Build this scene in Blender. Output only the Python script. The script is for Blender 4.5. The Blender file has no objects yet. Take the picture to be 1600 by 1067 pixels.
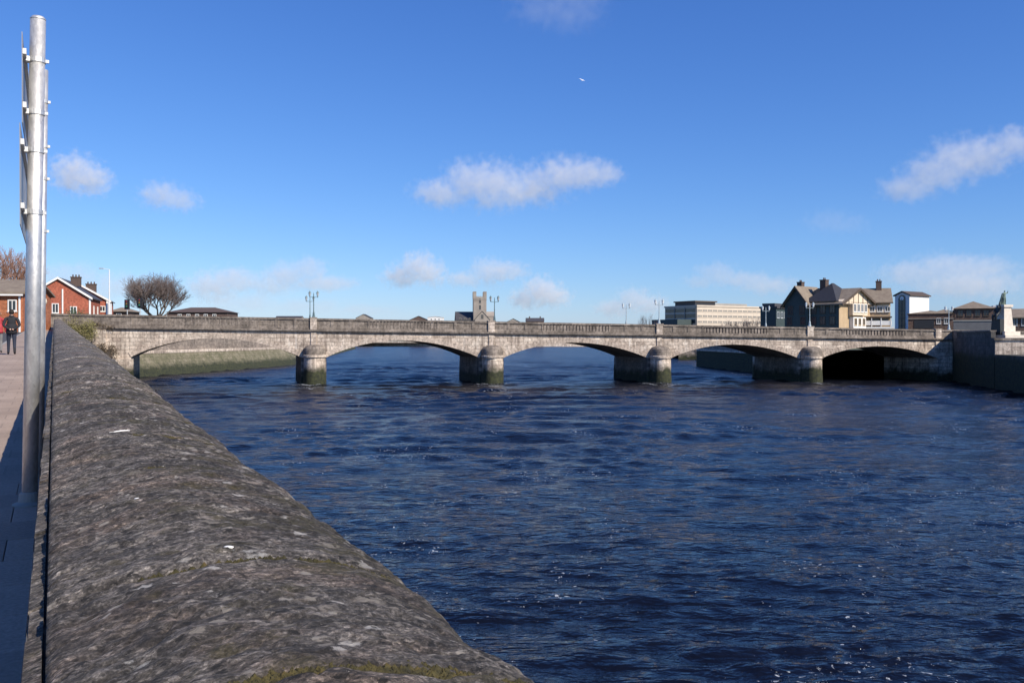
import bpy, bmesh, math, random
import numpy as np
from mathutils import Vector, Matrix, noise as mnoise

random.seed(7)
rng = np.random.default_rng(11)
S = bpy.context.scene
C = S.collection
R = math.radians
F = 1386.0            # focal length in photo pixels (1600 wide)
HZ = 528.0            # row of the horizon in the photo
EYE = 6.0             # eye height above the water


def at(px, py, Y):
    """A point of the place seen at photo pixel (px, py), Y metres ahead."""
    return Vector(((px - 800) / F * Y, Y, EYE - (py - HZ) / F * Y))


# ---------------------------------------------------------------- camera, sky, sun, exposure
cam = bpy.data.cameras.new('camera')
cam.sensor_width = 36
cam.lens = 36 * F / 1600
cam.clip_start = 0.05
cam.clip_end = 60000
co = bpy.data.objects.new('camera', cam)
C.objects.link(co)
co.location = (0, 0, EYE)
co.rotation_euler = (R(90) - math.atan((533.5 - HZ) / F), 0, 0)
S.camera = co

SUN_AZ, SUN_EL = R(130), R(38)
sunv = Vector((math.sin(SUN_AZ) * math.cos(SUN_EL), math.cos(SUN_AZ) * math.cos(SUN_EL), math.sin(SUN_EL)))
W = bpy.data.worlds.new('World')
S.world = W
W.use_nodes = True
wn = W.node_tree.nodes
bg = wn['Background']
sky = wn.new('ShaderNodeTexSky')
sky.sky_type = 'NISHITA'
sky.sun_disc = False
sky.sun_elevation = SUN_EL
sky.sun_rotation = SUN_AZ
sky.air_density = 1.0
sky.dust_density = 0.2
sky.ozone_density = 3.0
SKY = 0.12
# per-channel tone curve on the whole sky: the phone's deeper, more saturated blue
sp_ = wn.new('ShaderNodeSeparateColor'); cb_ = wn.new('ShaderNodeCombineColor')
W.node_tree.links.new(sky.outputs[0], sp_.inputs[0])
for i_, (g_, a_) in enumerate(((1.20, 0.645), (1.03, 0.788), (0.81, 1.13))):
    pw_ = wn.new('ShaderNodeMath'); pw_.operation = 'POWER'; pw_.inputs[1].default_value = g_
    ml_ = wn.new('ShaderNodeMath'); ml_.operation = 'MULTIPLY'; ml_.inputs[1].default_value = a_ * SKY ** (g_ - 1)
    W.node_tree.links.new(sp_.outputs[i_], pw_.inputs[0]); W.node_tree.links.new(pw_.outputs[0], ml_.inputs[0]); W.node_tree.links.new(ml_.outputs[0], cb_.inputs[i_])
W.node_tree.links.new(cb_.outputs[0], bg.inputs[0])
bg.inputs[1].default_value = SKY * 0.81
sl = bpy.data.lights.new('sun', 'SUN')
sl.energy = 5.0
sl.angle = R(0.5)
sl.color = (1.0, 0.90, 0.76)
so = bpy.data.objects.new('sun', sl)
C.objects.link(so)
so.rotation_euler = sunv.to_track_quat('Z', 'Y').to_euler()
S.view_settings.view_transform = 'Standard'
S.view_settings.look = 'None'
S.view_settings.exposure = 0.30
S.view_settings.gamma = 1.0
S.view_settings.use_curve_mapping = False
S.cycles.volume_bounces = 2
S.cycles.volume_step_rate = 1.0
S.cycles.max_bounces = 6
S.cycles.use_denoising = True


# ---------------------------------------------------------------- helpers
class MB:
    def __init__(s):
        s.v = []; s.f = []

    def add(s, vs, fs):
        b = len(s.v)
        s.v += [tuple(p) for p in vs]
        s.f += [tuple(b + i for i in f) for f in fs]
        return s

    def box(s, x0, x1, y0, y1, z0, z1):
        return s.add([(x0, y0, z0), (x1, y0, z0), (x1, y1, z0), (x0, y1, z0), (x0, y0, z1), (x1, y0, z1), (x1, y1, z1), (x0, y1, z1)],
                     [(3, 2, 1, 0), (4, 5, 6, 7), (0, 1, 5, 4), (1, 2, 6, 5), (2, 3, 7, 6), (3, 0, 4, 7)])

    def slab(s, u0, u1, y0, y1, za, zb, n=1):
        """Box along u whose bottom and top follow the functions za(u), zb(u)."""
        for k in range(n):
            a = u0 + (u1 - u0) * k / n; b = u0 + (u1 - u0) * (k + 1) / n
            s.add([(a, y0, za(a)), (b, y0, za(b)), (b, y1, za(b)), (a, y1, za(a)), (a, y0, zb(a)), (b, y0, zb(b)), (b, y1, zb(b)), (a, y1, zb(a))],
                  [(3, 2, 1, 0), (4, 5, 6, 7), (0, 1, 5, 4), (1, 2, 6, 5), (2, 3, 7, 6), (3, 0, 4, 7)])
        return s

    def prism(s, poly, a0, a1, axis='y'):
        """Polygon (two coordinates) pushed along one axis."""
        n = len(poly)
        def P(q, a):
            return (q[0], a, q[1]) if axis == 'y' else ((a, q[0], q[1]) if axis == 'x' else (q[0], q[1], a))
        vs = [P(q, a0) for q in poly] + [P(q, a1) for q in poly]
        fs = [tuple(range(n)), tuple(range(2 * n - 1, n - 1, -1))]
        fs += [(i, (i + 1) % n, n + (i + 1) % n, n + i) for i in range(n)]
        return s.add(vs, fs)

    def tube(s, p0, p1, r0, r1, n=6, cap=True):
        p0 = Vector(p0); p1 = Vector(p1)
        d = (p1 - p0)
        if d.length < 1e-6: return s
        d.normalize()
        a = d.orthogonal().normalized(); b = d.cross(a)
        vs = []
        for p, r in ((p0, r0), (p1, r1)):
            for k in range(n):
                t = 2 * math.pi * k / n
                vs.append(p + a * (r * math.cos(t)) + b * (r * math.sin(t)))
        fs = [(k, (k + 1) % n, n + (k + 1) % n, n + k) for k in range(n)]
        if cap: fs += [tuple(range(n - 1, -1, -1)), tuple(range(n, 2 * n))]
        return s.add(vs, fs)

    def lathe(s, prof, cx=0, cy=0, n=16, a0=0.0, a1=2 * math.pi, sy=1.0):
        full = abs(a1 - a0 - 2 * math.pi) < 1e-6
        m = n if full else n + 1
        vs = []
        for r, z in prof:
            for k in range(m):
                t = a0 + (a1 - a0) * k / n
                vs.append((cx + r * math.cos(t), cy + r * math.sin(t) * sy, z))
        fs = []
        for j in range(len(prof) - 1):
            for k in range(n):
                k2 = (k + 1) % m
                fs.append((j * m + k, j * m + k2, (j + 1) * m + k2, (j + 1) * m + k))
        if full:
            fs.append(tuple(range(m - 1, -1, -1)))
            b = (len(prof) - 1) * m
            fs.append(tuple(range(b, b + m)))
        return s.add(vs, fs)

    def build(s, name, mat, parent=None, smooth=False, **tags):
        me = bpy.data.meshes.new(name)
        me.from_pydata(s.v, [], s.f)
        me.update()
        return link(name, me, mat, parent, smooth, **tags)


def link(name, me, mat, parent=None, smooth=False, **tags):
    o = bpy.data.objects.new(name, me)
    C.objects.link(o)
    if mat is not None and not me.materials:
        me.materials.append(mat)
    if smooth:
        me.polygons.foreach_set('use_smooth', [True] * len(me.polygons))
    if parent is not None:
        o.parent = parent
    tag(o, **tags)
    return o


def tag(o, label=None, cat=None, group=None, kind=None):
    if label: o['label'] = label
    if cat: o['category'] = cat
    if group: o['group'] = group
    if kind: o['kind'] = kind
    return o


def thing(name, label, cat, loc=(0, 0, 0), rz=0.0, group=None):
    o = bpy.data.objects.new(name, None)
    C.objects.link(o)
    o.location = loc
    o.rotation_euler = (0, 0, rz)
    return tag(o, label, cat, group)


def copy_tree(o, parent=None, **tags):
    c = o.copy()
    C.objects.link(c)
    c.parent = parent
    for ch in list(o.children):
        copy_tree(ch, c)
    return tag(c, **tags)


# ---------------------------------------------------------------- materials
class NT:
    def __init__(s, name):
        s.m = bpy.data.materials.new(name)
        s.m.use_nodes = True
        s.t = s.m.node_tree
        s.b = s.t.nodes['Principled BSDF']
        s.out = s.t.nodes['Material Output']

    def n(s, kind, **props):
        ins = props.pop('ins', {})
        nd = s.t.nodes.new('ShaderNode' + kind)
        for k, v in props.items():
            setattr(nd, k, v)
        for k, v in ins.items():
            s.put(nd.inputs[k], v)
        return nd

    def put(s, sock, v):
        if hasattr(v, 'is_output') or isinstance(v, bpy.types.NodeSocket):
            s.t.links.new(v, sock)
        else:
            sock.default_value = v

    def coord(s, which='Object', scale=(1, 1, 1), rot=(0, 0, 0)):
        tc = s.n('TexCoord')
        mp = s.n('Mapping')
        s.put(mp.inputs['Vector'], tc.outputs[which])
        mp.inputs['Scale'].default_value = scale
        mp.inputs['Rotation'].default_value = rot
        return mp.outputs[0]

    def noise(s, vec, scale, detail=5, rough=0.55, dist=0.0):
        nd = s.n('TexNoise', ins={'Vector': vec, 'Scale': scale, 'Detail': detail, 'Roughness': rough, 'Distortion': dist})
        return nd.outputs['Fac']

    def ramp(s, fac, stops):
        nd = s.n('ValToRGB')
        s.put(nd.inputs[0], fac)
        e = nd.color_ramp.elements
        while len(e) < len(stops): e.new(0.5)
        for el, (p, c) in zip(e, stops):
            el.position = p
            el.color = (c, c, c, 1) if isinstance(c, (int, float)) else (*c, 1)
        return nd.outputs[0]

    def mix(s, fac, a, b, blend='MIX'):
        nd = s.n('Mix', data_type='RGBA', blend_type=blend)
        s.put(nd.inputs['Factor'], fac)
        for sk, v in ((nd.inputs[6], a), (nd.inputs[7], b)):
            s.put(sk, v if not isinstance(v, tuple) else (*v, 1))
        return nd.outputs[2]

    def math(s, op, a, b=0.0, clamp=False):
        nd = s.n('Math', operation=op, use_clamp=clamp)
        s.put(nd.inputs[0], a); s.put(nd.inputs[1], b)
        return nd.outputs[0]

    def bump(s, h, strength=0.5, dist=0.02, normal=None):
        nd = s.n('Bump', ins={'Height': h, 'Strength': strength, 'Distance': dist})
        if normal is not None: s.put(nd.inputs['Normal'], normal)
        return nd.outputs[0]

    def done(s, col, rough=0.85, normal=None, **kw):
        s.put(s.b.inputs['Base Color'], col if not isinstance(col, tuple) else (*col, 1))
        s.put(s.b.inputs['Roughness'], rough)
        if normal is not None: s.put(s.b.inputs['Normal'], normal)
        for k, v in kw.items():
            s.put(s.b.inputs[k.replace('_', ' ')], v)
        return s.m


def plain(name, a, b=None, scale=3.0, rough=0.8, bump=0.0, metal=0.0, bscale=30.0):
    """Two tones broken up by noise, with a little relief."""
    t = NT(name)
    b = b or tuple(x * 0.7 for x in a)
    v = t.coord()
    n1 = t.noise(v, scale, 6, 0.6)
    col = t.ramp(n1, [(0.3, a), (0.7, b)])
    nm = t.bump(t.noise(v, bscale, 4), bump, 0.01) if bump else None
    return t.done(col, rough, nm, Metallic=metal)


def masonry(name, pal, bw=0.9, bh=0.42, mortar=0.012, streak=0.5, tide=None, stain=0.5, axis='xz', joint=0.55):
    """Coursed stone: tinted blocks, joints, blotches, vertical weather streaks and, where asked, a dark tide mark."""
    t = NT(name)
    tc = t.n('TexCoord')
    sep = t.n('SeparateXYZ', ins={0: tc.outputs['Object']})
    X = sep.outputs[0] if axis == 'xz' else sep.outputs[1]
    cmb = t.n('CombineXYZ', ins={0: X, 1: sep.outputs[2], 2: 0.0})
    br = t.n('TexBrick', offset=0.5, ins={'Vector': cmb.outputs[0], 'Color1': (0, 0, 0, 1), 'Color2': (1, 1, 1, 1), 'Mortar': (0.5, 0.5, 0.5, 1),
                                           'Scale': 1.0, 'Mortar Size': mortar, 'Mortar Smooth': 0.3, 'Bias': 0.0, 'Brick Width': bw, 'Row Height': bh})
    ob = tc.outputs['Object']
    n1 = t.noise(ob, 0.55, 8, 0.62)
    n2 = t.noise(ob, 3.2, 8, 0.72)
    base = t.ramp(n1, [(0.36, pal[0]), (0.50, pal[1]), (0.62, pal[2])])
    tint = t.mix(0.55, base, t.ramp(br.outputs['Color'], [(0.0, pal[0]), (0.5, pal[1]), (1.0, pal[2])]))
    spk = t.ramp(n2, [(0.36, 0.45), (0.5, 1.0), (0.64, 1.35)])
    col = t.mix(0.8, tint, t.mix(1.0, tint, spk, 'MULTIPLY'))
    if streak:
        mp = t.n('Mapping', ins={'Vector': ob})
        mp.inputs['Scale'].default_value = (1.3, 1.3, 0.09)
        n3 = t.noise(mp.outputs[0], 1.6, 7, 0.65)
        col = t.mix(t.math('MULTIPLY', t.ramp(n3, [(0.5, 0.0), (0.68, 1.0)]), streak), col, pal[3])
        col = t.mix(t.math('MULTIPLY', t.ramp(n3, [(0.28, 1.0), (0.42, 0.0)]), streak * 0.7), col, tuple(min(0.7, c * 1.25) for c in pal[2]))
    if stain:
        n4 = t.noise(ob, 0.42, 7, 0.68)
        col = t.mix(t.math('MULTIPLY', t.ramp(n4, [(0.50, 0.0), (0.64, 1.0)]), stain), col, pal[3])
    if joint:
        col = t.mix(t.math('MULTIPLY', br.outputs['Fac'], joint), col, tuple(c * 0.55 for c in pal[3]))
    if tide:
        geo = t.n('NewGeometry')
        sz = t.n('SeparateXYZ', ins={0: geo.outputs['Position']})
        hz = t.math('ADD', sz.outputs[2], t.math('MULTIPLY', t.math('SUBTRACT', t.noise(geo.outputs['Position'], 0.9, 6, 0.65), 0.5), 2.2))
        f = t.n('MapRange', ins={0: hz, 1: tide - 0.5, 2: tide + 0.45, 3: 1.0, 4: 0.0})
        weed = t.ramp(t.noise(ob, 2.5, 6, 0.7), [(0.35, (0.012, 0.016, 0.010)), (0.6, (0.04, 0.045, 0.018)), (0.75, (0.075, 0.08, 0.03))])
        col = t.mix(f.outputs[0], col, weed)
    h = t.math('ADD', t.math('MULTIPLY', br.outputs['Fac'], -0.6), t.math('ADD', t.math('MULTIPLY', n2, 0.7), t.math('MULTIPLY', br.outputs['Color'], 0.25)))
    return t.done(col, 0.9, t.bump(h, 0.7, 0.06))


LIME = [(0.34, 0.275, 0.225), (0.57, 0.48, 0.395), (0.74, 0.65, 0.545), (0.14, 0.11, 0.09)]
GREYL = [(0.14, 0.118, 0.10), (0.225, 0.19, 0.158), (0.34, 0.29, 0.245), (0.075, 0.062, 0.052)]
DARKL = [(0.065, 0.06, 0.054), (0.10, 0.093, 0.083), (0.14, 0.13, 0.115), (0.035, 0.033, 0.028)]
M = {}
M['ashlar'] = masonry('weathered_limestone', LIME, bw=1.05, bh=0.5, mortar=0.028, tide=1.5, streak=0.75, stain=0.6, joint=0.65)
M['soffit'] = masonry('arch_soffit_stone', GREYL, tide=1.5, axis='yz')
M['parapet'] = masonry('parapet_stone', GREYL, bw=1.3, bh=0.45, streak=0.6, stain=0.6)
M['ring'] = masonry('arch_ring_stone', LIME, bw=50, bh=50, mortar=0, streak=0.3, stain=0.3, joint=0)
M['pier'] = masonry('pier_stone', LIME, bw=1.1, bh=0.5, tide=2.1, streak=0.6, stain=0.6, joint=0.8)
M['cap'] = masonry('pier_cap_stone', GREYL, bw=0.9, bh=0.5, tide=0.5, streak=0.5, joint=0.8)
M['quay'] = masonry('shade_darkened_quay_stone', DARKL, bw=1.1, bh=0.5, tide=4.0, axis='yz')  # dark palette and high tide band paint in the shade on these walls
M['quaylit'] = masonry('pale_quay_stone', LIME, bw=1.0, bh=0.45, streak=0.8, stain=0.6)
M['bankwall'] = masonry('bank_wall_stone', GREYL, bw=0.8, bh=0.35, tide=1.2, axis='yz')
M['rubble'] = masonry('rubble_wall_stone', DARKL, bw=0.45, bh=0.22, mortar=0.02, axis='yz')
M['pedestal'] = plain('pale_pedestal_limestone', (0.72, 0.66, 0.57), (0.56, 0.50, 0.42), 2.0, 0.85, 0.3)
M['brick'] = masonry('red_brick', [(0.36, 0.10, 0.06), (0.46, 0.135, 0.08), (0.54, 0.175, 0.105), (0.26, 0.08, 0.05)], bw=0.22, bh=0.075, mortar=0.008, streak=0.25, stain=0.3, joint=0.3)
M['brick2'] = masonry('orange_brick', [(0.34, 0.11, 0.045), (0.42, 0.15, 0.07), (0.48, 0.19, 0.09), (0.25, 0.08, 0.04)], bw=0.22, bh=0.075, mortar=0.008, streak=0.25, stain=0.3, joint=0.3)
M['brownbrick'] = masonry('brown_brick', [(0.09, 0.06, 0.05), (0.13, 0.085, 0.07), (0.17, 0.115, 0.095), (0.06, 0.045, 0.04)], bw=0.22, bh=0.075, mortar=0.008, streak=0.3, stain=0.4, joint=0.3)
M['slate'] = plain('roof_slate', (0.045, 0.045, 0.052), (0.075, 0.07, 0.07), 4, 0.6, 0.4, bscale=8)
M['shadeslate'] = plain('shade_darkened_slate', (0.022, 0.023, 0.028), (0.035, 0.035, 0.04), 3, 0.6, 0.3, bscale=8)  # slate darkened to paint shade onto the clubhouse's hip roof
M['tile'] = plain('brown_roof_tile', (0.16, 0.125, 0.095), (0.24, 0.20, 0.15), 1.5, 0.8, 0.5, bscale=6)
M['chimney'] = plain('chimney_brick', (0.07, 0.05, 0.045), (0.11, 0.075, 0.06), 4, 0.85, 0.4)
M['chimgrey'] = plain('dull_grey_render', (0.17, 0.17, 0.175), (0.13, 0.13, 0.135), 1.0, 0.9, 0.2)
M['white'] = plain('white_paint', (0.80, 0.79, 0.76), (0.70, 0.69, 0.66), 1.5, 0.6)
M['cream'] = plain('tan_render', (0.50, 0.37, 0.23), (0.38, 0.28, 0.17), 0.8, 0.85, 0.2)
M['pale'] = plain('pale_render', (0.70, 0.60, 0.46), (0.58, 0.48, 0.36), 0.8, 0.85, 0.2)
M['timber'] = plain('dark_stained_timber', (0.06, 0.045, 0.035), (0.10, 0.07, 0.05), 5, 0.7)
M['darkgreen'] = plain('dark_timber_and_shade', (0.03, 0.05, 0.05), (0.05, 0.07, 0.07), 2, 0.6)  # also paints the shade on the clubhouse's river side
M['concrete'] = plain('grey_concrete', (0.33, 0.32, 0.29), (0.25, 0.24, 0.22), 0.6, 0.9, 0.3)
M['sandconc'] = plain('sand_coloured_concrete', (0.62, 0.535, 0.44), (0.52, 0.45, 0.37), 0.35, 0.9, 0.3)
M['church'] = plain('old_church_stone', (0.36, 0.32, 0.275), (0.24, 0.21, 0.185), 0.35, 0.9, 0.5, bscale=2)
M['greypaint'] = plain('grey_paint', (0.42, 0.45, 0.47), (0.34, 0.37, 0.39), 2, 0.5)
M['lamp'] = plain('pale_blue_lamp_paint', (0.40, 0.47, 0.50), (0.30, 0.37, 0.40), 6, 0.45)
M['lampgreen'] = plain('green_lamp_paint', (0.07, 0.12, 0.13), (0.12, 0.18, 0.19), 6, 0.45)
M['lampglass'] = plain('frosted_lamp_glass', (0.72, 0.76, 0.78), (0.66, 0.70, 0.72), 6, 0.2)
M['black'] = plain('black_paint', (0.015, 0.018, 0.022), (0.03, 0.032, 0.038), 8, 0.5)
M['bronze'] = plain('green_bronze', (0.07, 0.10, 0.085), (0.22, 0.30, 0.25), 4, 0.6, metal=0.15)
M['darkbronze'] = plain('dark_bronze', (0.018, 0.02, 0.024), (0.03, 0.035, 0.035), 5, 0.5, metal=0.4)
M['bark'] = plain('bare_bark', (0.075, 0.062, 0.052), (0.13, 0.11, 0.095), 3, 0.9)
M['twig'] = plain('bare_twigs', (0.15, 0.115, 0.10), (0.24, 0.19, 0.165), 1, 0.9)
M['rusttwig'] = plain('rust_coloured_twigs', (0.28, 0.14, 0.09), (0.36, 0.21, 0.14), 0.6, 0.9)
M['hedge'] = plain('hedge_leaf', (0.045, 0.075, 0.030), (0.075, 0.105, 0.04), 3, 0.7)
M['yellowleaf'] = plain('yellow_green_leaf', (0.22, 0.20, 0.075), (0.13, 0.12, 0.05), 3, 0.8)
M['brownleaf'] = plain('dry_brown_growth', (0.11, 0.075, 0.045), (0.07, 0.055, 0.035), 3, 0.9)
M['tarmac'] = plain('tarmac', (0.05, 0.05, 0.052), (0.075, 0.073, 0.07), 2, 0.9, 0.6)
M['soil'] = plain('town_ground', (0.12, 0.12, 0.08), (0.08, 0.10, 0.05), 0.05, 0.95)
M['riverbed'] = plain('river_bed', (0.03, 0.03, 0.025), None, 1, 0.9)


def galv():
    t = NT('galvanised_steel')
    v = t.coord('Object', (1, 1, 0.5))
    vo = t.n('TexVoronoi', ins={'Vector': v, 'Scale': 60.0})
    n1 = t.noise(v, 9, 6, 0.6)
    col = t.mix(0.35, t.ramp(n1, [(0.3, (0.52, 0.51, 0.49)), (0.7, (0.68, 0.67, 0.64))]), t.ramp(vo.outputs['Color'], [(0.1, (0.50, 0.50, 0.50)), (0.9, (0.88, 0.88, 0.86))]))
    return t.done(col, t.ramp(n1, [(0.3, 0.42), (0.7, 0.62)]), t.bump(n1, 0.1, 0.01), Metallic=0.75)


M['galv'] = galv()


def glass():
    t = NT('window_glass')
    v = t.coord()
    col = t.ramp(t.noise(v, 1.2, 3), [(0.3, (0.02, 0.025, 0.03)), (0.7, (0.05, 0.06, 0.07))])
    return t.done(col, 0.08)


M['glass'] = glass()
M['greyglass'] = plain('blind_backed_glass', (0.20, 0.19, 0.17), (0.30, 0.28, 0.25), 0.4, 0.25)


def coping_mat():
    t = NT('weathered_coping_stone')
    tc = t.n('TexCoord')
    ob = tc.outputs['Object']
    oi = t.n('ObjectInfo')
    mp = t.n('Mapping', ins={'Vector': ob})
    mp.inputs['Scale'].default_value = (0.85, 1.35, 1.0)
    mp.inputs['Rotation'].default_value = (0, 0, R(-14))
    v = mp.outputs[0]
    sep = t.n('SeparateXYZ', ins={0: ob})
    n1 = t.noise(v, 1.9, 10, 0.68)
    n2 = t.noise(v, 12, 10, 0.75)
    n3 = t.noise(v, 46, 8, 0.78)
    n5 = t.noise(v, 130, 4, 0.75)
    base = t.ramp(n1, [(0.34, (0.060, 0.054, 0.048)), (0.46, (0.105, 0.094, 0.084)), (0.56, (0.150, 0.133, 0.117)), (0.68, (0.215, 0.190, 0.165))])
    g1 = t.ramp(n2, [(0.36, 0.40), (0.5, 1.0), (0.62, 1.75)])
    col = t.mix(1.0, base, g1, 'MULTIPLY')
    g2 = t.ramp(n3, [(0.36, 0.30), (0.5, 1.0), (0.63, 2.0)])
    col = t.mix(0.85, col, t.mix(1.0, col, g2, 'MULTIPLY'))
    g3 = t.ramp(n5, [(0.36, 0.45), (0.5, 1.0), (0.64, 1.7)])
    col = t.mix(0.8, col, t.mix(1.0, col, g3, 'MULTIPLY'))
    warm = t.ramp(t.noise(v, 3.3, 6, 0.65), [(0.48, 0.0), (0.64, 0.45)])
    col = t.mix(warm, col, t.mix(1.0, col, (1.30, 0.98, 0.78), 'MULTIPLY'))
    # crisp grain: two sizes of angular grit
    for gs, lo, hi, amt in ((75.0, 0.50, 1.60, 0.75), (170.0, 0.45, 1.75, 0.8)):
        vg = t.n('TexVoronoi', ins={'Vector': v, 'Scale': gs})
        gsp = t.n('SeparateColor', ins={0: vg.outputs['Color']})
        col = t.mix(amt, col, t.mix(1.0, col, t.ramp(gsp.outputs[0], [(0.0, lo), (0.55, 0.92), (1.0, hi)]), 'MULTIPLY'))
    # pale lichen: separate crusts with ragged edges, thicker towards the river edge
    edge = t.n('MapRange', ins={0: sep.outputs[0], 1: 0.10, 2: 0.60, 3: 0.0, 4: 1.0})
    def crusts(scale, keep, size, ragged):
        wv = t.n('VectorMath', operation='ADD')
        nn = t.n('TexNoise', ins={'Vector': v, 'Scale': scale * 2.2, 'Detail': 5.0, 'Roughness': 0.65})
        sc = t.n('VectorMath', operation='SCALE'); t.put(sc.inputs[0], nn.outputs['Color']); sc.inputs['Scale'].default_value = ragged / scale
        t.put(wv.inputs[0], v); t.put(wv.inputs[1], sc.outputs[0])
        vo = t.n('TexVoronoi', ins={'Vector': wv.outputs[0], 'Scale': scale, 'Randomness': 1.0})
        sp = t.n('SeparateColor', ins={0: vo.outputs['Color']})
        chosen = t.math('LESS_THAN', sp.outputs[0], keep)
        rad = t.math('MULTIPLY', t.math('ADD', sp.outputs[1], 0.35), size)
        m_ = t.n('MapRange', ins={0: t.math('ADD', t.math('SUBTRACT', vo.outputs['Distance'], rad), t.math('MULTIPLY', t.math('SUBTRACT', n3, 0.5), 1.3)), 1: -0.14, 2: 0.05, 3: 1.0, 4: 0.0})
        return t.math('MULTIPLY', m_.outputs[0], chosen), sp.outputs[2]
    ek = t.math('ADD', t.math('MULTIPLY', edge.outputs[0], 0.30), 0.035)
    c1, r1 = crusts(17.0, ek, 0.36, 1.2)
    lic = t.ramp(r1, [(0.0, (0.36, 0.32, 0.26)), (0.45, (0.52, 0.46, 0.39)), (0.75, (0.48, 0.36, 0.30)), (1.0, (0.70, 0.66, 0.59))])
    col = t.mix(t.math('MULTIPLY', t.math('MULTIPLY', c1, t.ramp(n3, [(0.38, 0.25), (0.54, 1.0)])), 0.80), col, lic)
    ek2 = t.math('ADD', t.math('MULTIPLY', edge.outputs[0], 0.34), 0.06)
    c2, r2 = crusts(30.0, ek2, 0.40, 0.8)
    col = t.mix(t.math('MULTIPLY', c2, 0.85), col, t.ramp(r2, [(0.0, (0.34, 0.30, 0.25)), (0.6, (0.52, 0.47, 0.40)), (1.0, (0.74, 0.70, 0.64))]))
    c3, r3 = crusts(11.0, t.math('ADD', t.math('MULTIPLY', edge.outputs[0], 0.07), 0.012), 0.24, 1.2)
    col = t.mix(t.math('MULTIPLY', c3, 0.9), col, (0.68, 0.65, 0.59))
    # dark weathered hollows
    p1, q1 = crusts(16.0, 0.14, 0.32, 1.1)
    p2, q2 = crusts(44.0, 0.26, 0.36, 0.9)
    pit = t.math('MAXIMUM', p1, p2)
    col = t.mix(t.math('MULTIPLY', pit, 0.85), col, (0.014, 0.013, 0.012))
    # olive moss in places
    g1m = t.math('MULTIPLY', t.ramp(t.math('ADD', t.noise(v, 3.6, 8, 0.7), t.math('MULTIPLY', edge.outputs[0], 0.08)), [(0.555, 0.0), (0.63, 1.0)]), t.ramp(n2, [(0.42, 0.1), (0.54, 1.0)]))
    col = t.mix(t.math('MULTIPLY', g1m, 0.75), col, t.ramp(n3, [(0.4, (0.040, 0.036, 0.014)), (0.6, (0.105, 0.088, 0.034))]))
    rnd = t.n('MapRange', ins={0: oi.outputs['Random'], 1: 0.0, 2: 1.0, 3: 0.86, 4: 1.14})
    col = t.mix(1.0, col, t.n('CombineColor', ins={0: rnd.outputs[0], 1: rnd.outputs[0], 2: rnd.outputs[0]}).outputs[0], 'MULTIPLY')
    h = t.math('ADD', t.math('ADD', t.math('MULTIPLY', n2, 0.9), t.math('MULTIPLY', n3, 0.55)), t.math('MULTIPLY', n5, 0.25))
    h = t.math('SUBTRACT', h, t.math('MULTIPLY', pit, 0.35))
    return t.done(col, 0.95, t.bump(h, 1.0, 0.045))


M['coping'] = coping_mat()


def moss_mat():
    t = NT('olive_moss')
    v = t.coord()
    n1 = t.noise(v, 26, 8, 0.75)
    col = t.ramp(n1, [(0.32, (0.010, 0.009, 0.005)), (0.46, (0.034, 0.030, 0.010)), (0.56, (0.068, 0.056, 0.016)), (0.70, (0.095, 0.055, 0.022))])
    return t.done(col, 0.95, t.bump(t.noise(v, 90, 4), 1.0, 0.01))


M['moss'] = moss_mat()


def paving_mat(name, joints):
    t = NT(name)
    tc = t.n('TexCoord')
    ob = tc.outputs['Object']
    n1 = t.noise(ob, 0.7, 7, 0.6)
    n2 = t.noise(ob, 40, 5, 0.6)
    col = t.ramp(n1, [(0.3, (0.31, 0.235, 0.185)), (0.55, (0.41, 0.315, 0.25)), (0.75, (0.48, 0.375, 0.30))])
    col = t.mix(0.7, col, t.mix(1.0, col, t.ramp(n2, [(0.3, 0.7), (0.7, 1.3)]), 'MULTIPLY'))
    oi = t.n('ObjectInfo')
    rnd = t.n('MapRange', ins={0: oi.outputs['Random'], 1: 0.0, 2: 1.0, 3: 0.75, 4: 1.12})
    col = t.mix(1.0, col, t.n('CombineColor', ins={0: rnd.outputs[0], 1: rnd.outputs[0], 2: rnd.outputs[0]}).outputs[0], 'MULTIPLY')
    nm = t.bump(n2, 0.4, 0.004)
    if joints:
        br = t.n('TexBrick', offset=0.5, ins={'Vector': ob, 'Color1': (0, 0, 0, 1), 'Color2': (1, 1, 1, 1), 'Mortar': (0.5, 0.5, 0.5, 1), 'Scale': 1.0,
                                               'Mortar Size': 0.012, 'Brick Width': 0.45, 'Row Height': 0.6})
        col = t.mix(0.25, col, t.mix(1.0, col, t.ramp(br.outputs['Color'], [(0, 0.6), (1, 1.3)]), 'MULTIPLY'))
        col = t.mix(t.math('MULTIPLY', br.outputs['Fac'], 0.3), col, (0.10, 0.085, 0.07))
    return t.done(col, 0.9, nm)


M['slab'] = paving_mat('pinkish_paving', False)
M['paving'] = paving_mat('pinkish_paving_far', True)


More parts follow.
